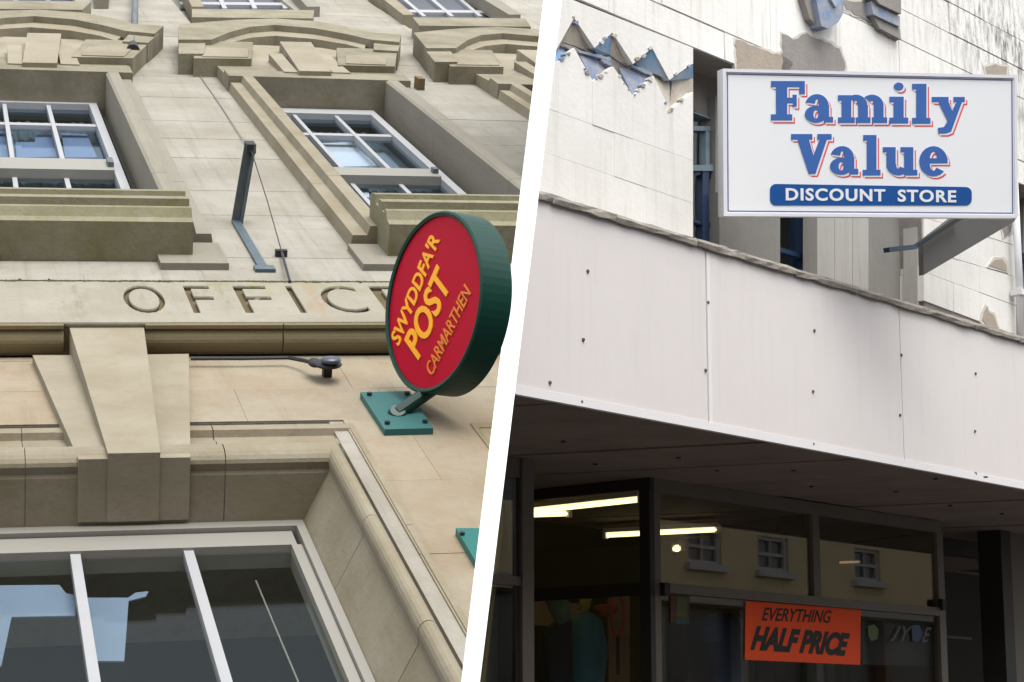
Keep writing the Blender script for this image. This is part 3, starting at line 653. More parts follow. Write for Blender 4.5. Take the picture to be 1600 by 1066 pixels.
# coping: rough pieces
x = -3.0
while x < 11.8:
    l = random.uniform(.55, .9); mb = MB()
    n = 7
    # one continuous rough strip per stone
    vs = []; fs = []
    for i in range(n + 1):
        xx = x + (l - .005) * i / n; j = lambda s_: random.uniform(-s_, s_)
        prof_ = [(FT - .004 + j(.006), -.25), (FT - .004 + j(.007), .028 + j(.006)), (FT + .024 + j(.004), .034 + j(.005)), (FT + .046 + j(.005), .026 + j(.006)), (FT + .050 + j(.004), -.25)]
        vs += [(xx, a_, b_) for a_, b_ in prof_]
    for i in range(n):
        for c_ in range(5): fs.append([i * 5 + c_, (i + 1) * 5 + c_, (i + 1) * 5 + (c_ + 1) % 5, i * 5 + (c_ + 1) % 5])
    fs += [[0, 1, 2, 3, 4], [n * 5 + 4, n * 5 + 3, n * 5 + 2, n * 5 + 1, n * 5]]
    mb.add(vs, fs); Q(mb, 'coping_stone', 'coping'); x += l
Q(MB().box(-3.4, 11.85, FT - .03, FT + .0, -1.6, -.2), 'canopy_roof', 'bare')
# soffit boards, laid slightly askew
SW = -4.6
skew = .36
xs = [1.19 + 1.13 * i for i in range(-5, 11)]
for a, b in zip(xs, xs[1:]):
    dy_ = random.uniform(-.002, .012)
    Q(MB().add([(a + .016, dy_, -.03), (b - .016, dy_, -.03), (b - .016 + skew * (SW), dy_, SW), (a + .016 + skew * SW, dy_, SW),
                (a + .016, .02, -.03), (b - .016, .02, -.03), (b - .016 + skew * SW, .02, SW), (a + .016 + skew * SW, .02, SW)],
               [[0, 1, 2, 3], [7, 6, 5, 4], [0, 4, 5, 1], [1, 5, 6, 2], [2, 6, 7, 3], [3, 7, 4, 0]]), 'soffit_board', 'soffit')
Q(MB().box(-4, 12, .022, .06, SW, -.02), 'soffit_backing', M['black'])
for px, py in ((1240, 735), (1268, 760), (1400, 768), (1462, 748), (1485, 790), (1120, 735), (930, 725), (1060, 715), (1565, 803), (1540, 745), (880, 690)):
    q = RF.aty(px, py, 0); Q(MB().tube([q + Vector((0, .002, 0)), q - Vector((0, .008, 0))], .018, 6), 'screw', 'black')
# ---- upper wall: panels
WU = -.40
def QP(pts, w0, w1, nm, m, par=None, **k): return Q(MB().prism(RF.poly(pts, w1), w0, w1), nm, m, par, **k)
ZL = [(862, 90), (871, 75), (897, 28), (929, 75), (957, 51), (989, 100), (1019, 75), (1046, 125), (1080, 101)]   # upper zigzag
ZB = [(862, 95), (873, 96), (897, 75), (926, 126), (958, 104), (989, 149), (1021, 119), (1047, 172), (1082, 144)]   # lower zigzag
# lower wall section, four top panels with pointed heads + courses
def yline(p, q): return lambda px: p[1] + (q[1] - p[1]) * (px - p[0]) / (q[0] - p[0])
L1 = yline((859, 171), (1080, 250)); L2 = yline((845, 236), (1083, 318)); L3 = yline((845, 320), (1083, 400))
vj = [(830, 873), (873, 926), (926, 989), (989, 1047), (1047, 1083)]
for a, b in vj:
    top = [(p if a < p[0] < b else None) for p in ZB]; top = [p for p in top if p]
    yb = lambda px: [ZB[i][1] + (ZB[i + 1][1] - ZB[i][1]) * (px - ZB[i][0]) / (ZB[i + 1][0] - ZB[i][0]) for i in range(len(ZB) - 1) if ZB[i][0] <= px <= ZB[i + 1][0]]
    ta = (yb(a) or [95])[0]; tb = (yb(b) or [144])[0]
    QP([(a, ta)] + top + [(b - .12, tb), (b - .12, L1(b) - .5), (a, L1(a) - .5)], -.8, WU + random.uniform(-.003, .003), 'wall_panel', 'wpaint', bevel=.002)
for lo, hi, js_ in ((L1, L2, [830, 960, 1083]), (L2, L3, [830, 900, 1010, 1083])):
    for a, b in zip(js_, js_[1:]):
        QP([(a, lo(a)), (b - .12, lo(b)), (b - .12, hi(b) - .35), (a, hi(a) - .35)], -.8, WU + random.uniform(-.002, .002), 'wall_panel', 'wpaint', bevel=.003)
Q(MB().box(-3.2, RF.at(1083, 300, WU).x - .004, .9, 2.1, -.9, WU - .006), 'wall_core', 'wpaint')
# pleated broken band: recess with facets
RD = WU - .065
mbk = MB()
QP([(850, 60), (1083, 120), (1083, 185), (850, 130)], -.8, RD, 'band_back', 'bareg')
def facet(p, w, m, nm='tile_facet'):
    a = [(*RF.xy(x_, y_, w_), w_) for (x_, y_), w_ in zip(p, w)]
    c_ = sum((Vector(v) for v in a), Vector()) / len(a)
    n_ = len(a); mb = MB().add(a + [(v[0], v[1], v[2] - .03) for v in a], [list(range(n_)), list(range(n_, 2 * n_))[::-1]] + [[i, (i + 1) % n_, n_ + (i + 1) % n_, n_ + i] for i in range(n_)])
    return Q(mb, nm, m)
o1, o2 = WU - .005, RD + .01
facet([(862, 92), (897, 28), (899, 72), (880, 66)], [o1, o1, o2, o2], 'beige')
facet([(897, 28), (929, 75), (926, 84), (899, 72)], [o1, o1, o2, o2], 'beige')
facet([(929, 75), (957, 51), (953, 86), (934, 88)], [o1, o1, o2, o2], 'tile')
facet([(957, 51), (989, 100), (985, 108), (953, 86)], [o1, o1, o2, o2], 'beige')
facet([(989, 100), (1019, 75), (1013, 112), (992, 100)], [o1, o1, o2, o2], 'tile')
facet([(1019, 75), (1046, 125), (1040, 122), (1013, 112)], [o1, o1, o2, o2], 'tile')
facet([(1046, 125), (1083, 101), (1083, 122), (1050, 128)], [o1, o1, o2, o2], 'tile')
facet([(1046, 172), (1050, 128), (1083, 120), (1083, 146)], [o2, o2, o2, o2], 'beige')
facet([(862, 98), (866, 68), (886, 80), (873, 96)], [o1, o2, o2, o1], 'tile')
facet([(899, 74), (934, 92), (945, 108), (926, 126)], [o2, o2, o2, o1], 'tiled')
facet([(967, 106), (985, 106), (1016, 122), (989, 149)], [o2, o2, o2, o1], 'tiled')
facet([(1021, 119), (1013, 112), (1046, 128), (1047, 172)], [o2, o2, o2, o1], 'beige')
for (x0, y0, x1, y1) in ((873, 66, 905, 78), (905, 80, 954, 92), (940, 92, 955, 100), (985, 100, 1020, 116), (1050, 124, 1083, 104)):
    n_ = 6; pts = []
    for i in range(n_ + 1): t_ = i / n_; pts.append((x0 + (x1 - x0) * t_, y0 + (y1 - y0) * t_ - random.uniform(0, 3)))
    for i in range(n_, -1, -1): t_ = i / n_; pts.append((x0 + (x1 - x0) * t_, y0 + (y1 - y0) * t_ + random.uniform(2, 5)))
    QP(pts, RD, WU - .03, 'broken_tile', random.choice(['bareg', 'tiled', 'bare']))
for k_ in range(34):
    t_ = random.random(); px = 866 + t_ * 212; zb_ = [ZB[i][1] + (ZB[i + 1][1] - ZB[i][1]) * (px - ZB[i][0]) / (ZB[i + 1][0] - ZB[i][0]) for i in range(len(ZB) - 1) if ZB[i][0] <= px <= ZB[i + 1][0]]
    zl_ = [ZL[i][1] + (ZL[i + 1][1] - ZL[i][1]) * (px - ZL[i][0]) / (ZL[i + 1][0] - ZL[i][0]) for i in range(len(ZL) - 1) if ZL[i][0] <= px <= ZL[i + 1][0]]
    if not zb_ or not zl_: continue
    py = random.choice([zb_[0] + random.uniform(-1, 3), zl_[0] + random.uniform(-3, 1)]); s_ = random.uniform(2, 5)
    QP([(px + s_ * random.uniform(.4, 1) * math.cos(q_), py + s_ * random.uniform(.4, 1) * math.sin(q_)) for q_ in [i * 1.05 for i in range(6)]], WU - .03, WU + random.uniform(.004, .010), 'paint_flake', random.choice(['beige', 'under', 'bare', 'tiled']))
# courses above: L1..L5 lines of sight on the wall
zc = [RF.at(1085, 75, WU).y, RF.at(1240, 93, WU).y, RF.at(1400, 59, WU).y, RF.at(1495, 54.5, WU).y, RF.at(1507, 12, WU).y]
z0 = zc[0]
zline = [z0, RF.at(1180, 71, WU).y, RF.at(1400, 59, WU).y, RF.at(1500, 60, WU).y, RF.at(1550, 39, WU).y, RF.at(1550, 39, WU).y + .5, RF.at(1550, 39, WU).y + 1.0]
# first strip (from zigzag to first line)
QP([(855, 92)] + ZL[1:] + [(1083, 100), (1083, 75), (830, -26), (830, 92)], -.8, WU, 'wall_panel', 'wpaint', bevel=.003)
vjx = [[-3, -1.2, .15, 1.2, 2.55, 3.9, 6.9, 9.1, 11.8], [-3, -.6, .75, 2.63, 4.2, 6.9, 9.1, 11.8], [-3, 0, 1.9, 2.63, 4.9, 6.9, 9.1, 11.8], [-3, 1, 2.4, 3.5, 4.6, 5.7, 6.9, 9.1, 11.8], [-3, .5, 2.0, 3.0, 4.1, 5.2, 6.9, 9.1, 11.8], [-3, 1, 2.5, 4, 5.5, 6.9, 9.1, 11.8]]
for i in range(len(zline) - 1):
    for a, b in zip(vjx[i], vjx[i][1:]):
        Q(MB().box(a + .003, b - .003, zline[i] + .006, zline[i + 1] - .006, -.8, WU + random.uniform(-.004, .004)), 'wall_panel', 'wpaintd', bevel=.004)
Q(MB().box(-3.2, 11.85, z0, zline[-1], -1.6, -.42), 'wall_core', 'bareg')
# peeled patches
def patch(pts, m, w=WU, rough=2.0):
    out = []; cx_ = sum(p[0] for p in pts) / len(pts); cy_ = sum(p[1] for p in pts) / len(pts)
    for i in range(len(pts)):
        p, q = pts[i], pts[(i + 1) % len(pts)]; L_ = math.hypot(q[0] - p[0], q[1] - p[1]); n_ = max(1, int(L_ / 7))
        for k_ in range(n_):
            t_ = k_ / n_; out.append((p[0] + (q[0] - p[0]) * t_ + random.uniform(-rough, rough) * (k_ > 0), p[1] + (q[1] - p[1]) * t_ + random.uniform(-rough, rough) * (k_ > 0)))
    QP([(x_ + (2.5 + 1.5 * random.random()) * (1 if x_ > cx_ else -1), y_ + (2 + 1.8 * random.random()) * (1 if y_ > cy_ else -1)) for x_, y_ in out], w - .02, w + .0055, 'undercoat_patch', 'under')
    QP(out, w - .02, w + .0085, 'bare_patch', m)
patch([(1150, 62), (1165, 66), (1178, 72), (1200, 80), (1222, 88), (1240, 100), (1225, 120), (1150, 120)], 'bare')
patch([(1222, 53), (1240, 62), (1262, 52), (1290, 66), (1312, 76), (1320, 96), (1318, 120), (1220, 120), (1224, 80)], 'bareg')
patch([(1540, 105), (1555, 100), (1574, 104), (1572, 122), (1540, 122)], 'bare')
patch([(1315, 0), (1362, 4), (1360, 36), (1322, 14)], 'bareg')
# ---- recessed windows under the sign
WR = -.85
def pier(pts, w, m, nm='pier', **k): return QP(pts, w - .13, w, nm, m, **k)
pier([(1124, 300), (1219, 300), (1219, 430), (1124, 405)], -.62, 'wgrey', bevel=.01)
pier([(1118, 150), (1135, 150), (1135, 420), (1118, 400)], -.66, 'wgrey')
for a, b in ((1277, 1304), (1304.6, 1332), (1332.6, 1357)):
    pier([(a, 300), (b, 300), (b, 470), (a, 450)], -.50 - .012 * (a > 1300) - .012 * (a > 1330), 'wfluted', 'pilaster_flute', bevel=.012)
pier([(1357, 300), (1432, 300), (1432, 490), (1357, 470)], -.62, 'wgrey')
QP([(1418, 430), (1433, 430), (1433, 480), (1418, 476)], -.63, -.612, 'bare_patch', 'bare')
pier([(1433, 300), (1443, 300), (1443, 490), (1433, 486)], -.45, 'wfluted', 'wall_edge')
# right hand panels
R1 = yline((1443, 390), (1590, 434)); R2 = yline((1443, 425), (1590, 479)); R0 = yline((1443, 340), (1590, 385)); R3 = yline((1443, 470), (1590, 525))
top_ = lambda px: 300
for lo, hi, jj in ((top_, R0, [1443, 1520, 1588]), (R0, R1, [1443, 1500, 1588]), (R1, R2, [1443, 1530, 1588]), (R2, R3, [1443, 1490, 1588])):
    for a, b in zip(jj, jj[1:]):
        QP([(a + .3, lo(a)), (b - .3, lo(b)), (b - .3, hi(b) - .7), (a + .3, hi(a) - .7)], -.8, WU + random.uniform(-.003, .003), 'wall_panel', 'wpaint', bevel=.004)
Q(MB().box(RF.at(1444, 420, WU).x, RF.at(1587, 420, WU).x, .9, z0, -1.4, WU - .012), 'wall_core', 'bareg')
patch([(1545, 415), (1555, 406), (1566, 405), (1573, 414), (1573, 424), (1560, 420)], 'bare', rough=1)
patch([(1535, 500), (1538, 486), (1543, 478), (1546, 488), (1552, 492), (1558, 508), (1565, 522), (1545, 515)], 'bare', rough=1)
patch([(1566, 356), (1583, 346), (1580, 362), (1570, 372)], 'bareg', rough=1)
QP([(1599, 300), (1640, 300), (1640, 560), (1599, 545)], -1.2, -.62, 'pier', 'wgrey')
Q(MB().box(RF.at(1641, 420, -.62).x, 11.8, .9, z0 - .006, -1.4, WU), 'wall_panel', 'wpaint')
# recess back, soffit and windows
Q(MB().box(RF.at(1083, 300, WU).x, RF.at(1445, 300, WU).x, .9, z0 + .1, -1.62, -1.55), 'recess_back', 'room')
Q(MB().box(RF.at(1083, 300, WU).x - .3, RF.at(1445, 300, WU).x, RF.at(1084, 77, WU).y, z0 + .08, -1.5, WU - .43), 'recess_soffit', 'wgrey')
QP([(1083, 75), (1140, 95), (1140, 205), (1083, 172)], -.85, -.73, 'recess_panel', 'bareg')
wn = QP([(1083, 174), (1126, 190), (1126, 192), (1083, 176)], -.80, -.70, 'window', 'palesteel')
def bars(pts, m, nm='glazing_bar', w=-.70, par=None): return QP(pts, w - .06, w, nm, m, par or wn)
bars([(1083, 197), (1128, 198), (1128, 205), (1083, 204)], 'palesteel'); bars([(1083, 258), (1128, 257), (1128, 267), (1083, 267)], 'palesteel', w=-.68)
bars([(1103, 205), (1109, 205), (1109, 258), (1103, 258)], 'palesteel'); bars([(1098, 267), (1108, 267), (1108, 390), (1098, 390)], 'blue', w=-.69)
bars([(1083, 342), (1098, 347), (1098, 352), (1083, 347)], 'blue'); bars([(1108, 347), (1118, 353), (1118, 359), (1108, 353)], 'blue')
bars([(1083, 270), (1098, 268), (1098, 272), (1083, 276)], 'blue'); bars([(1108, 269), (1118, 274), (1118, 283), (1108, 276)], 'blue')
QP([(1083, 190), (1130, 190), (1130, 400), (1083, 380)], -.745, -.74, 'pane', 'lglassd', wn)
QP([(1086, 270), (1096, 270), (1096, 385), (1086, 380)], -.82, -.80, 'shutter', 'wfluted')
wn2 = QP([(1257, 300), (1265, 300), (1265, 430), (1257, 425)], -.80, -.66, 'window', 'blue')
bars([(1218, 386), (1257, 398), (1257, 405), (1218, 393)], 'blue', w=-.68, par=wn2)
QP([(1218, 300), (1258, 300), (1258, 430), (1218, 420)], -.745, -.74, 'pane', 'lglassd', wn2)
pier([(1265, 300), (1277, 300), (1277, 440), (1265, 436)], -.80, 'bareg')
wn3 = QP([(1600, 395), (1640, 408), (1640, 418), (1600, 404)], -.6, -.5, 'window', 'blue')
bars([(1598, 455), (1640, 470), (1640, 480), (1598, 464)], 'blue', w=-.5, par=wn3)
bars([(1424, 338), (1431, 338), (1431, 384), (1424, 384)], 'blue', w=-.55, par=wn3)

# ---- letters remaining on the wall
def old_letter(lab, shapes, base):
    T = Thing('wall_letter', lab, 'letter', RF, RF.at(*base, WU), 'old letters fixed high on the shop wall')
    for pts, d, m in shapes: MB().prism(RF.poly(pts, WU + d), WU - .01, WU + d).build('letter_piece', M[m], T, cut=CUTR, bevel=.01)
old_letter('broken blue letter with round bottom hanging over the sign left half', [
    ([(1253, -12), (1275, -12), (1290, 30), (1286, 42), (1276, 40), (1266, 30)], .06, 'bareg'),
    ([(1274, -12), (1318, -12), (1318, 20), (1309, 36), (1294, 45), (1284, 41), (1280, 25)], .11, 'tiled'),
    ([(1296, -5), (1312, 0), (1306, 12)], .13, 'tile')], (1285, 44))
old_letter('flaking grey and blue letter with three ribs nearest the mildewed wall', [
    ([(1362, -10), (1408, -6), (1408, 22), (1374, 6)], .10, 'bareg'), ([(1362, 2), (1374, 8), (1406, 26), (1406, 42), (1380, 30), (1364, 22)], .07, 'tiled'),
    ([(1364, 24), (1406, 44), (1408, 62), (1374, 44)], .05, 'bareg')], (1390, 60))

# ---- store sign
def store_sign():
    dl, dr = 14.45, 14.45 * 229 / 222.
    pt = lambda px, py, d: CAM + ray(px, py) * d
    TL, TR, BR, BL = pt(1128, 107.5, dl), pt(1587, 118, dr), pt(1589.5, 341, dr), pt(1130, 338, dl)
    ml, mr = (TL + BL) / 2, (TR + BR) / 2; up = ((TL + TR) - (BL + BR))
    F = Frame((BL + BR) / 2, mr - ml, up)
    W_, H_ = (mr - ml).length, up.length / 2
    T = Thing('store_sign', 'large white rectangular sign on the canopy reading Family Value DISCOUNT STORE in blue', 'sign', F, (0, 0, 0))
    F.box = None
    MB().box(-W_ / 2 + .01, W_ / 2 - .01, .01, H_ - .01, -.11, 0).build('panel', M['signw'], T)
    fw = .022
    MB().box(-W_ / 2, W_ / 2, 0, fw, -.12, .012).box(-W_ / 2, W_ / 2, H_ - fw, H_, -.12, .012).box(-W_ / 2, -W_ / 2 + fw, fw, H_ - fw, -.12, .012).box(W_ / 2 - fw, W_ / 2, fw, H_ - fw, -.12, .012).build('frame', M['signf'], T, bevel=.003)
    i0, lw = .032, .008
    MB().box(-W_ / 2 + i0, W_ / 2 - i0, i0, i0 + lw, .0, .002).box(-W_ / 2 + i0, W_ / 2 - i0, H_ - i0 - lw, H_ - i0, 0, .002).box(-W_ / 2 + i0, -W_ / 2 + i0 + lw, i0 + lw, H_ - i0 - lw, 0, .002).box(W_ / 2 - i0 - lw, W_ / 2 - i0, i0 + lw, H_ - i0 - lw, 0, .002).build('border_line', M['navy'], T)
    zz = lambda x, y: F.xy(1180 + x / 2.538, y / 2.538, 0)
    A = lambda cx, cy, rx, ry, a0, a1, n=14: [(cx + rx * math.cos(math.radians(a0 + (a1 - a0) * i / n)), cy - ry * math.sin(math.radians(a0 + (a1 - a0) * i / n))) for i in range(n + 1)]
    def ring(cx, cy, rx, ry, tx, ty, a0, a1, n=18): return A(cx, cy, rx, ry, a0, a1, n) + A(cx, cy, rx - tx, ry - ty, a1, a0, n)
    R_ = lambda x0, y0, x1, y1: [(x0, y0), (x1, y0), (x1, y1), (x0, y1)]
    def a_(x, y, s=1.0):    # lower-case a, x left, y baseline
        return [ring(x + 48, y - 68, 46, 44, 38, 20, 0, 165), R_(x + 56, y - 70, x + 96, y - 8), ring(x + 44, y - 32, 44, 34, 34, 17, 0, 360, 28), R_(x + 76, y - 22, x + 112, y - 0)]
    GL = [
        [R_(82, 322, 126, 478), R_(62, 322, 196, 346), R_(174, 346, 196, 374), R_(126, 388, 162, 410), R_(148, 376, 164, 424), R_(62, 454, 146, 478)],
        a_(196, 486),
        [R_(342, 378, 380, 488), R_(328, 378, 350, 400), R_(328, 466, 394, 488), ring(398, 420, 46, 44, 38, 24, 0, 130), R_(408, 418, 446, 488), R_(398, 466, 456, 488), ring(462, 420, 46, 44, 38, 24, 0, 130), R_(470, 418, 508, 488), R_(462, 466, 522, 488)],
        [R_(548, 384, 588, 490), R_(532, 384, 556, 406), R_(532, 467, 606, 490), A(568, 344, 19, 16, 0, 345, 22)],
        [R_(638, 333, 678, 491), R_(622, 333, 645, 355), R_(622, 468, 694, 491)],
        [[(716, 386), (758, 386), (790, 462), (772, 500)], [(806, 386), (826, 386), (776, 522), (756, 530), (728, 530), (724, 508), (748, 504), (764, 478)], R_(700, 385, 766, 405), R_(786, 385, 830, 405), [(724, 508), (748, 504), (752, 530), (726, 530)]],
        [[(160, 534), (206, 534), (240, 650), (232, 690), (212, 690)], [(262, 534), (290, 534), (238, 690), (212, 690), (222, 640)], R_(142, 532, 226, 554), R_(246, 532, 302, 554)],
        a_(296, 692),
        [R_(442, 536, 480, 696), R_(428, 536, 450, 558), R_(426, 674, 496, 696)],
        [R_(520, 584, 556, 664), R_(506, 584, 530, 604), ring(566, 652, 46, 44, 38, 26, 178, 330), R_(590, 584, 626, 696), R_(576, 584, 600, 604), R_(616, 674, 642, 696)],
        [ring(706, 640, 56, 60, 40, 22, 0, 318), R_(672, 628, 762, 648)],
    ]
    for g in GL:
        objs = {}
        for nm, dx, dy, h, m, gr in (('letter', 0, 0, .0052, 'sblue', 0), ('letter_shadow', 11, 12, .0012, 'sred', 0), ('letter_outline', 6, 7, .0030, 'swhite', 0)):
            mb = MB()
            for i, pts in enumerate(g):
                mb.prism([zz(x_ + dx, y_ + dy) for x_, y_ in pts], 0, h + i * .00012)
            objs[nm] = mb.build(nm, M[m], T, objs.get('letter'))
    # pill
    x0, x1, y0, y1 = 58, 858, 730, 815; cy = (y0 + y1) / 2
    sk = lambda p: zz(p[0], p[1] + (p[0] - 58) * .0)
    pts = A(x0 + 24, y1 - 24, 24, 24, 180, 270, 6) + A(x1 - 24, y1 - 24, 24, 24, 270, 360, 6) + A(x1 - 24, y0 + 24 + 12, 24, 24, 0, 90, 6) + A(x0 + 24, y0 + 24, 24, 24, 90, 180, 6)
    pill = MB().prism([sk(p) for p in pts], 0, .004).build('banner', M['pill'], T)
    def tx(b, xa, xb, yb, yt, rise):
        p0 = Vector((*zz(xa, yb), .004)); ex = Vector((*zz(xb, yb + rise), .004)) - p0; ey = Vector((*zz(xa, yt), .004)) - p0
        text_fit('lettering', b, p0, ex, ey, (0, 0, .003), M['swhite'], T, pill, off=.028, space=1.12)
    tx('DISCOUNT', 120, 515, 796, 746, 4); tx('STORE', 564, 796, 801, 752, 3)
    # steel behind and below the sign
    return T, F
SS, SF = store_sign()
# diagonal brace board, made up to stand for shade, and bent strut below the sign
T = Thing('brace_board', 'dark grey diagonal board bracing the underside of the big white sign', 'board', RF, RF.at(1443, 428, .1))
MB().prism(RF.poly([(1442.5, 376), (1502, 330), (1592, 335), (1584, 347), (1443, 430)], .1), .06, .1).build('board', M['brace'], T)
T = Thing('steel_strut', 'bent dark blue steel strut under the right half of the white sign', 'strut', RF, RF.at(1387, 391, .0))
p = [RF.at(1385, 391, .16), RF.at(1429, 386, .16), RF.at(1500, 340, .16)]
MB().bar(p[0], p[1], .035, .05, (0, 0, 1)).build('lower_arm', M['blue'], T, bevel=.004)
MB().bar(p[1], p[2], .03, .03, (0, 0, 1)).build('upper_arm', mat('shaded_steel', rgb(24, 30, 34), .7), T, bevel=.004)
# pipe at right
T = Thing('rain_pipe', 'white painted vertical pipe at the right edge above the canopy', 'pipe', RF, RF.at(1593, 520, -.3))
q = RF.at(1592, 430, -.32); 
MB().tube([(q.x, FT - .02, q.z), (q.x, z0 + .3, q.z)], .033, 12).build('pipe', M['pvc'], T, smooth=True)
MB().box(q.x - .05, q.x + .05, FT + .55, FT + .6, q.z - .06, q.z + .045).build('clip', M['pvc'], T)
for a in (-.6, .4):
    T = Thing('sign_post', ['white steel post carrying the left half of the store sign', 'white steel post carrying the right half of the store sign'][a > 0], 'post', SF, (a, .5, -.2), 'posts behind the store sign')
    MB().box(a - .03, a + .03, .2, .8, -.35, -.115).build('arm', M['pvc'], T)

# ---- shopfront
BK0 = -7.5
WS = -1.80
def S_(mb, name, m, parent=None, **k): return Q(mb, name, m, parent, **k)
aC = RF.aty(1035, 745, 0).x          # display window corner
aE = RF.at(1473, 900, WS).x
aM = RF.at(1276, 850, WS).x
zt0, zt1 = RF.at(1250, 944, WS).y, RF.at(1250, 930, WS).y
HD = -.055
def hpost(a0, a1, z0_, z1_, w0=-.07, w1=0.0, m='alu', nm='post', par=None): return S_(MB().box(a0, a1, z0_, z1_, WS + w0, WS + w1), nm, m, par, bevel=.004)
# display window facing the street
dw = hpost(aC, aE, HD - .05, -.002, nm='shop_window')
hpost(aC, aC + .075, GZ + .45, HD - .052, par=dw); hpost(aE - .085, aE + .03, GZ + .12, HD - .052, par=dw); hpost(aM - .055, aM + .05, zt1 + .002, HD - .052, par=dw)
hpost(aC + .077, aE - .087, zt0, zt1, m='alu', nm='transom', par=dw, w1=.02)
hpost(aM - .10, aM - .057, zt1 + .002, HD - .055, m='aludk', nm='mullion_back', par=dw, w0=-.3, w1=-.08)
S_(MB().box(aC + .07, aM - .05, zt1, HD - .05, WS - .035, WS - .03), 'pane', 'sglass', dw)
S_(MB().box(aM + .05, aE - .08, zt1, HD - .05, WS - .035, WS - .03), 'pane', 'sglass', dw)
S_(MB().box(aC + .07, aE - .08, GZ + .5, zt0, WS - .035, WS - .03), 'pane', 'sglass', dw)
S_(MB().box(aC, aE, GZ + .0, GZ + .45, WS - .2, WS + .0), 'stall_riser', 'aludk', dw)
for px, py in ((1040, 921), (1473, 945)):
    q = RF.at(px, py, WS + .03); S_(MB().box(q.x - .035, q.x + .035, q.y - .05, q.y + .05, WS + .001, WS + .05), 'awning_bracket', 'black', dw, bevel=.008)
# return side of the entrance lobby (runs into the shop)
WB = -3.03
rw = S_(MB().box(aC - .05, aC + .0, HD - .035, -.002, WB, WS - .0), 'lobby_window', 'aludk')
S_(MB().box(aC - .06, aC - .001, GZ + .1, HD - .035, WS - .10, WS + .0), 'post', 'aludk', rw)
zl = RF.at(950, 917, -2.4).y
S_(MB().box(aC - .05, aC - .002, zl - .10, zl, WB, WS - .102), 'transom', 'aludk', rw)
S_(MB().box(aC - .03, aC - .025, zl, HD - .035, WB, WS - .10), 'pane', 'sglass', rw)
S_(MB().box(aC - .03, aC - .025, GZ + .3, zl - .1, WB, WS - .10), 'pane', 'sglass', rw)
S_(MB().box(aC - .055, aC - .0, GZ + .1, -.003, WB - .05, WB - .001), 'post', 'aludk', rw)
# inner door wall of the lobby
aP = RF.at(826, 900, WS).x
dr_ = S_(MB().box(aP, aC - .06, HD - .03, -.003, WB - .09, WB - .055), 'door', 'aludk')
a845 = RF.at(850, 1000, WB).x
n_ = Vector((CUTR.dot(RF.X), CUTR.dot(RF.Y), CUTR.dot(RF.Z))); co_ = RF.loc(CAM)
ea = lambda y_, w_: co_.x - (n_.y * (y_ - co_.y) + n_.z * (w_ - co_.z)) / n_.x + .012
ev = [(ea(y_, w_) + t_, y_, w_) for t_ in (0, .04) for w_, y_ in ((WS - .15, GZ), (BK0, GZ), (BK0, .05), (WS - .15, .05))]
S_(MB().add(ev, [[0, 1, 2, 3], [7, 6, 5, 4], [0, 4, 5, 1], [1, 5, 6, 2], [2, 6, 7, 3], [3, 7, 4, 0]]), 'end_wall', 'shopwall')  # unseen wall added edge-on to keep sky out of the lobby glass
# left post and left window
lp = S_(MB().box(aP - .065, aP + .06, GZ + .1, -.003, WS - .12, WS + .0), 'post', 'alu', bevel=.005)
lw_ = S_(MB().box(-1.6, aP - .067, HD - .09, -.003, WS - .1, WS - .02), 'shop_window', 'alu')
zlw = RF.at(790, 903, WS).y
S_(MB().box(-1.6, aP - .067, zlw - .045, zlw + .02, WS - .09, WS - .015), 'transom', 'alu', lw_)
S_(MB().box(aP - .105, aP - .068, GZ, HD - .09, WS - .2, WS - .03), 'post', 'aludk', lw_)
S_(MB().box(-1.6, aP - .1, zlw, HD - .09, WS - .05, WS - .045), 'pane', 'sglass', lw_)
S_(MB().box(-1.6, aP - .1, GZ, zlw - .04, WS - .05, WS - .045), 'pane', 'sglass', lw_)
# right lobby and end post
rp = S_(MB().box(6.55, 6.75, GZ, -.003, WS - .2, WS + .05), 'post', 'aludk')
S_(MB().box(6.755, 7.6, GZ, -.003, WS - .2, WS + .0), 'post', 'alu')
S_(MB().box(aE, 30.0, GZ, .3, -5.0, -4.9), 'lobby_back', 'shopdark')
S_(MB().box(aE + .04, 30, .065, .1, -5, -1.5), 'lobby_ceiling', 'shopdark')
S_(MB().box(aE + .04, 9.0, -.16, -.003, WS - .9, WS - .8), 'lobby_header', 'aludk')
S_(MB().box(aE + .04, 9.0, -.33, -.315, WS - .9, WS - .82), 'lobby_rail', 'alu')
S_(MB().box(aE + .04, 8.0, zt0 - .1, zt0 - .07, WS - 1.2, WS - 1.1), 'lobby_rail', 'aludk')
S_(MB().box(aE - .02, aE + .02, GZ, .3, BK0, WS - .1), 'partition', 'shoptan')
# shop interior
BK = -7.5
S_(MB().box(-4, aE - .03, GZ, .3, BK - .1, BK), 'shop_back_wall', 'shopwall')
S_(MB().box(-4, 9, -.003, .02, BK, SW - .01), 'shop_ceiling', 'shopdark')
S_(MB().box(-4.1, -4.0, GZ, 0, BK, WS - .2), 'shop_side_wall', 'shopwall')
S_(MB().box(-4, 9, GZ + .001, GZ + .12, BK, WS - .25), 'shop_floor', 'shopdark')
S_(MB().box(-2, aE - .03, -.95, -.75, BK + .02, BK + .35), 'shelf_fascia', 'soffit')
# bulkhead behind the lobby windows
S_(MB().box(aC + .2, 3.2, -1.0, -.78, -4.3, -4.2), 'bulkhead', 'tanb')
S_(MB().box(-2.0, aC + .1, -1.0, -.80, -4.5, -4.42), 'bulkhead', 'tanb')

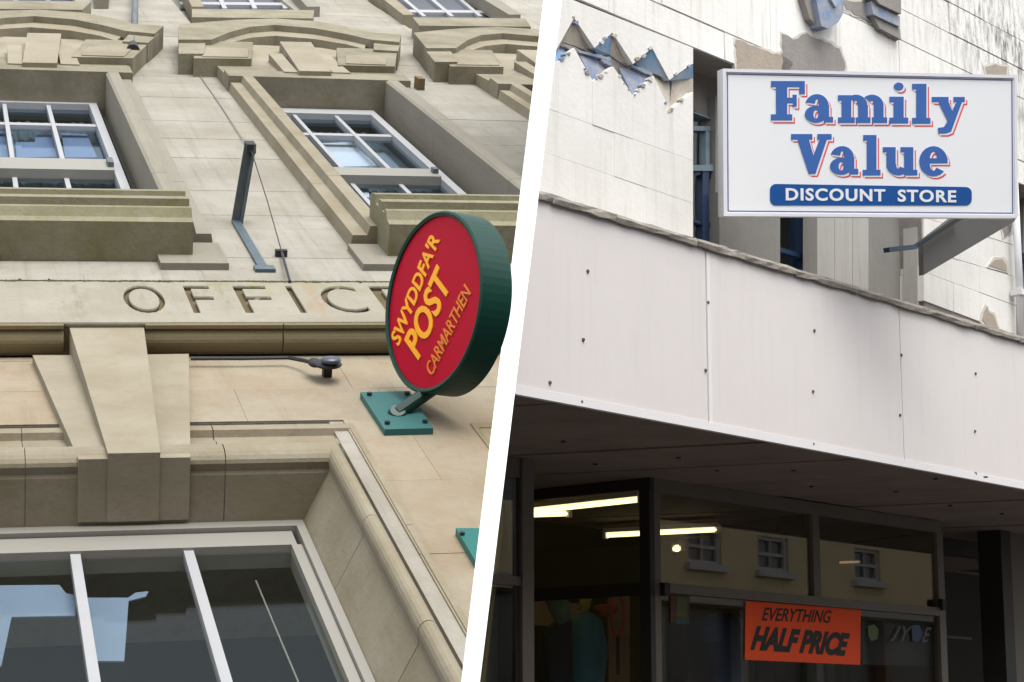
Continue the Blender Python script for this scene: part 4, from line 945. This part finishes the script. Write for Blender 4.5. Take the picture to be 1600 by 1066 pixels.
# fluorescent battens
def batten(p, q, y, lab, r=.020, tm='tube', hous=True):
    a = RF.aty(*p, y); b = RF.aty(*q, y)
    T = Thing('ceiling_light', lab, 'ceiling light', RF, (a + b) / 2, 'fluorescent lights on the shop ceiling')
    d = (b - a).normalized()
    MB().tube([a, b], r, 10).build('tube', M[tm], T, smooth=True)
    if not hous: return
    MB().bar(a + Vector((0, r + .025, 0)), b + Vector((0, r + .025, 0)), .09, .04, (0, 1, 0)).build('housing', M['signf'], T)
    for e in (a, b): MB().box(e.x - .02, e.x + .02, e.y - .03, e.y + .05, e.z - .02, e.z + .02).build('end_cap', M['signf'], T)
batten((815, 801), (1001, 781), -.105, 'long bright strip light nearest the lobby glass')
batten((800, 806), (889, 803), -.11, 'short strip light partly hidden below the longest one')
batten((946, 837), (1122, 828), -.115, 'strip light seen on both sides of the dark corner post')
batten((1054, 858), (1065, 857), -.12, 'farthest tiny strip light low behind the corner post', .03)
batten((1312, 879), (1400, 876), -.33, 'dim thin strip light behind the right hand display glass', .012, 'tubedim', False)

# posters and goods
wp = WS - .022
T = Thing('sale_poster', 'orange poster taped inside the shop window reading EVERYTHING HALF PRICE', 'poster', RF, RF.at(1255, 1038, wp))
MB().prism(RF.poly([(1165, 939), (1345, 953), (1344, 1039), (1164, 1031)], wp), wp - .004, wp).build('paper', M['orange'], T)
def ptx(b, a, c_, tl, off, shear):
    A_, B_, C_ = RF.at(*a, wp), RF.at(*c_, wp), RF.at(*tl, wp)
    text_fit('lettering', b, A_ + Vector((0, 0, .0005)), B_ - A_, C_ - A_, (0, 0, .002), M['ink'], T, off=off, shear=shear)
ptx('EVERYTHING', (1190, 970), (1298, 974), (1192, 949), .015, .25); ptx('HALF PRICE', (1172, 1016), (1325, 1026), (1176, 977), .055, .3)
T = Thing('grey_notice', 'dull grey notice board behind the glass right of the orange poster', 'notice', RF, RF.at(1400, 1040, wp - .07))
MB().prism(RF.poly([(1347, 955), (1462, 962), (1462, 1042), (1347, 1038)], wp - .07), wp - .08, wp - .07).build('board', mat('grey_card', (.035, .036, .038), .7), T)
def sticker(pts, c_, lab, w_=wp + .005):
    T = Thing('sticker', lab, 'sticker', RF, RF.at(pts[0][0], pts[0][1], w_)); MB().prism(RF.poly(pts, w_), w_ - .002, w_).build('print', mat('sticker_print', c_, .6), T)
sticker([(1356, 978), (1366, 976), (1373, 984), (1371, 998), (1362, 1002), (1357, 994)], (.09, .13, .04), 'pale green blob sticker beside the orange poster')
sticker([(1424, 978), (1436, 976), (1442, 990), (1436, 1004), (1426, 1002)], (.03, .07, .14), 'round blue sticker between the dark letters on the grey notice')
T = Thing('window_lettering', 'worn dark letters stuck on the glass over the grey notice', 'lettering', RF, RF.at(1388, 1004, wp))
A_, B_, C_ = RF.at(1390, 1002, wp + .01), RF.at(1452, 1004, wp + .01), RF.at(1394, 978, wp + .01)
wpm = mat('worn_print', (.09, .085, .085), .6)
for ch_, f0, f1 in (('J', 0, .22), ('Y', .26, .5), ('E', .80, 1)):
    text_fit('letter', ch_, A_ + (B_ - A_) * f0, (B_ - A_) * (f1 - f0), C_ - A_, (0, 0, .002), wpm, T, off=.01, shear=.3)
# small posters near the display corner
T = Thing('small_poster', 'small green and orange picture in the corner of the display glass', 'poster', RF, RF.at(1065, 970, wp))
MB().prism(RF.poly([(1048, 928), (1077, 931), (1077, 975), (1048, 974)], wp), wp - .004, wp).build('paper', mat('ochre_print', (.10, .05, .015), .7, .6, 20, (.03, .02, .01)), T)
MB().prism(RF.poly([(1058, 932), (1074, 934), (1073, 966), (1056, 964)], wp + .002), wp, wp + .002).build('picture', mat('green_print', (.08, .11, .04), .7, .8, 25, (.10, .07, .02)), T)
MB().prism(RF.poly([(1056, 966), (1077, 968), (1077, 976), (1056, 975)], wp + .003), wp, wp + .003).build('strip', mat('teal_print', (.03, .08, .08), .7), T)
def garment(lab, pts, c_, w_, nm='hanging_garment', t=.12, col2=None):
    T = Thing(nm, lab, 'clothing', RF, RF.at(pts[-1][0], pts[-1][1], w_))
    mb = MB(); P2 = RF.poly(pts, w_); cx = sum(p_[0] for p_ in P2) / len(P2); cy = sum(p_[1] for p_ in P2) / len(P2)
    n_ = len(P2); rings = []
    for f_, d_ in ((1, -t / 2), (1.0, 0), (.85, t * .42), (.5, t * .6)):
        rings.append([mb.bm.verts.new((cx + (x_ - cx) * f_, cy + (y_ - cy) * f_, w_ + d_)) for x_, y_ in P2])
    for A2, B2 in zip(rings, rings[1:]):
        for i in range(n_): mb.bm.faces.new((A2[i], A2[(i + 1) % n_], B2[(i + 1) % n_], B2[i]))
    mb.bm.faces.new(rings[0][::-1]); mb.bm.faces.new(rings[-1])
    mb.build('cloth', mat('cloth', c_, .85, .4, 9, col2), T, smooth=True)
    return T
garment('dark navy top with short sleeves hanging behind the display glass', [(1112, 962), (1128, 958), (1146, 958), (1158, 966), (1168, 985), (1160, 1008), (1154, 1000), (1156, 1080), (1116, 1080), (1117, 1004), (1104, 1004), (1100, 985)], (.03, .045, .11), wp - .25)
garment('deep blue rounded coat in the entrance beside the dark post', [(898, 1090), (896, 990), (905, 965), (922, 957), (936, 966), (942, 990), (946, 1020), (938, 1090)], (.045, .20, .31), -3.0)
garment('near black garment filling the left of the entrance', [(858, 1090), (857, 985), (872, 972), (890, 966), (897, 985), (899, 1090)], (.02, .035, .085), -3.1)
garment('pale green and grey scarf draped at the top left of the entrance', [(856, 936), (880, 930), (890, 946), (888, 970), (876, 976), (866, 958)], (.12, .20, .17), -3.05, 'hanging_scarf', .08, (.01, .02, .03))
garment('yellow strip of cloth hanging above the blue coat', [(905, 955), (911, 932), (924, 932), (918, 956)], (.35, .32, .05), -3.05, 'hanging_scarf', .05)
garment('dull red hat hanging right of the blue coat', [(934, 948), (946, 944), (960, 946), (962, 958), (950, 964), (938, 960)], (.30, .05, .025), -2.9, 'hat', .1)
T = Thing('toy_racket', 'red toy racket hanging behind the glass of the entrance', 'racket', RF, RF.at(965, 1050, -2.85))
pts = [RF.at(965 + 10 * math.cos(a), 962 + 32 * math.sin(a), -2.85) for a in [math.radians(90 + 18 * i) for i in range(21)]]
rm_ = mat('red_plastic', (.45, .04, .05), .5)
MB().tube(pts, .012, 8).build('hoop', rm_, T); MB().tube([RF.at(965, 994, -2.85), RF.at(966, 1055, -2.85)], .016, 8).build('handle', mat('maroon_plastic', (.07, .008, .02), .5), T)
T = Thing('stock_board', 'tan upright board behind the red toy racket', 'board', RF, RF.at(967, 1066, -2.95))
MB().prism(RF.poly([(952, 930), (984, 930), (984, 1100), (952, 1100)], -2.98), -3.0, -2.98).build('board', mat('tan_board', (.26, .18, .11), .8, .3, 3), T)
T = Thing('left_curtain', 'pale grey curtain behind the left edge pane of the shop', 'curtain', RF, RF.at(790, 1060, WS - .3))
n_ = 24; prf = [(-1.5 + 1.05 * i / n_, WS - .3 + .03 * math.sin(i * 1.9)) for i in range(n_ + 1)] + [(-.45 - 1.05 * i / n_, WS - .32 + .03 * math.sin((n_ - i) * 1.9)) for i in range(n_ + 1)]
MB().vprof(prf, GZ + .3, zlw - .1).build('cloth', mat('curtain_cloth', (.16, .17, .14), .9), T, cut=CUTR)
for i, (x0, x1, c_) in enumerate(((1082, 1116, (.06, .048, .035)), (1192, 1215, (.05, .03, .03)), (1262, 1282, (.05, .055, .04)), (1300, 1312, (.09, .09, .085)), (1335, 1352, (.05, .055, .05)))):
    T = Thing('display_screen', ['tan display panel left of the navy top', 'dull pink display panel below the orange poster left end', 'olive display panel below the middle of the orange poster', 'thin pale display rail below the word PRICE', 'grey display panel below the right end of the orange poster'][i], 'panel', RF, RF.at(x0, 1066, wp - .4), 'display screens behind the shop window')
    MB().prism(RF.poly([(x0, 955 if i == 0 else 1000), (x1, 955 if i == 0 else 1000), (x1, 1110), (x0, 1110)], wp - .45), wp - .53, wp - .50).build('board', mat('display_board', c_, .8, .3, 4), T)

# ================================================================= houses across the street (cream house seen as a reflection, others added to block sky)
OW = 11.0
VP_ = 2 * (WS - .03) - OW
HB = Thing('town_house', 'cream rendered house across the street reflected in the shop glass', 'house', RF, (14, GZ, OW))
creamm = mat('cream_render', (.50, .41, .24), .8, .2, 1)
def rv(px, py): q = RF.at(px, py, VP_); return q.x, q.y
tops = rv(1200, 700)[1]; 
wins = [((1075, 832), (1130, 880)), ((1182, 832), (1232, 884))]
Zw0, Zw1 = rv(1100, 882)[1], rv(1100, 826)[1]
x0_, x1_ = rv(1075, 860)[0], rv(1128, 860)[0]; x2_, x3_ = rv(1184, 860)[0], rv(1232, 860)[0]; x4_, x5_ = rv(1335, 870)[0], rv(1375, 870)[0]
hy = Zw1 + 3.2
edges = [x0_ - 6, x0_, x1_, x2_, x3_, x4_, x5_, x5_ + 8]
mb = MB(); mb.box(edges[0], edges[-1], Zw0 - .76, Zw0, OW, OW + 6); mb.box(edges[0], edges[-1], Zw1, hy, OW, OW + 6)
sf = MB().box(edges[0], edges[-1], GZ, Zw0 - .765, OW + .25, OW + 6).build('shopfront', mat('dark_shopfront', (.022, .022, .025), .3, spec=.5), HB)
for i in range(9):
    xx_ = edges[0] + (edges[-1] - edges[0]) * i / 8.
    MB().box(xx_ - .12, xx_ + .12, GZ, Zw0 - .765, OW + .02, OW + .3).build('pilaster', mat('shopfront_paint', random.choice([(.25, .24, .22), (.10, .05, .04), (.18, .19, .16)]), .6), HB, sf)
for i in (0, 2, 4, 6): mb.box(edges[i], edges[i + 1], Zw0, Zw1, OW, OW + 6)
mb.build('wall', creamm, HB)
for a, b in ((x0_, x1_), (x2_, x3_), (x4_, x5_)):
    wn = MB().box(a, a + .09, Zw0, Zw1, OW + .05, OW + .12).box(b - .09, b, Zw0, Zw1, OW + .05, OW + .12).box(a + .09, b - .09, Zw1 - .07, Zw1, OW + .05, OW + .12).box(a + .09, b - .09, Zw0, Zw0 + .08, OW + .05, OW + .12).box(a + .09, b - .09, (Zw0 + Zw1) / 2 - .03, (Zw0 + Zw1) / 2 + .03, OW + .06, OW + .12).box((a + b) / 2 - .02, (a + b) / 2 + .02, Zw0 + .08, Zw1 - .07, OW + .07, OW + .12).build('window', M['wframe'], HB)
    MB().box(a, b, Zw0, Zw1, OW + .125, OW + .14).build('pane', M['lens'], HB, wn)
    MB().box(a - .1, b + .1, Zw0 - .12, Zw0, OW - .12, OW + .2).build('sill', M['wframe'], HB, wn)
MB().box(edges[0], edges[-1], Zw0 - .75, Zw0 - .5, OW - .25, OW - .001).build('shop_cornice', M['bframe'], HB)
MB().box(edges[0], edges[-1], hy, hy + .3, OW - .3, OW + 6).build('parapet', M['bframe'], HB)

def side_house(a0, a1, hgt, base_c, lab):  # unseen row added to keep low sky off the stone undersides
    T = Thing('town_house', lab, 'house', RF, (a0, GZ, OW), 'houses across the street')
    mw = mat('house_render', base_c, .85, .25, 1)
    n = max(2, int((a1 - a0) / 2.6)); st = (a1 - a0) / n; cuts = [GZ + 3.4, GZ + 5.0, GZ + 6.2, GZ + 7.8]
    cuts = [c for c in cuts if c < GZ + hgt]
    mb = MB(); mb.box(a0 + .01, a1 - .01, GZ, GZ + .9, OW, OW + 6); mb.box(a0 + .01, a1 - .01, GZ + hgt - .7, GZ + hgt, OW, OW + 6)
    ys = [(GZ + .9, GZ + 2.7), (GZ + 3.9, GZ + 5.6)]
    mb.box(a0 + .01, a1 - .01, GZ + 2.7, GZ + 3.9, OW, OW + 6); mb.box(a0 + .01, a1 - .01, GZ + 5.6, GZ + hgt - .7, OW, OW + 6)
    for y0, y1 in ys:
        for i in range(n + 1):
            xa = a0 + i * st - (.7 if 0 < i else -.01); xb = a0 + i * st + (.7 if i < n else -.01); mb.box(xa, xb, y0, y1, OW, OW + 6)
    mb.build('wall', mw, T)
    for y0, y1 in ys:
        for i in range(n):
            xa, xb = a0 + i * st + .7, a0 + (i + 1) * st - .7
            wn = MB().box(xa, xa + .1, y0, y1, OW + .08, OW + .2).box(xb - .1, xb, y0, y1, OW + .08, OW + .2).box(xa + .1, xb - .1, y1 - .1, y1, OW + .08, OW + .2).box(xa + .1, xb - .1, (y0 + y1) / 2 - .04, (y0 + y1) / 2 + .04, OW + .08, OW + .2).build('window', M['wframe'], T)
            MB().box(xa, xb, y0, y1, OW + .22, OW + .24).build('pane', M['lens'], T, wn)
            MB().box(xa - .1, xb + .1, y0 - .1, y0, OW - .1, OW + .2).build('sill', M['wframe'], T, wn)
    MB().add([(a0, GZ + hgt, OW - .3), (a1, GZ + hgt, OW - .3), (a1, GZ + hgt + 2.2, OW + 3), (a0, GZ + hgt + 2.2, OW + 3), (a1, GZ + hgt, OW + 6.3), (a0, GZ + hgt, OW + 6.3)],
             [[0, 1, 2, 3], [3, 2, 4, 5], [0, 3, 5], [1, 4, 2], [0, 5, 4, 1]]).build('roof', mat('slate', (.06, .06, .065), .7, .4, 6), T)
x_ = edges[0]
for i, (wd, hg, c_) in enumerate(((9, 8.2, (.20, .18, .145)), (8, 7.4, (.26, .235, .20)), (10, 8.8, (.16, .085, .055)), (9, 7.8, (.20, .185, .16)), (9, 8.4, (.22, .185, .135)))):
    side_house(x_ - wd, x_ - .02, hg, c_, ['grey stone house across the street beside the cream house', 'pale rendered house across the street between stone and brick houses', 'red brick house across the street', 'grey rendered house across the street beside the brick house', 'buff house at the end of the row across the street'][i]); x_ -= wd
bpy.context.view_layer.update()
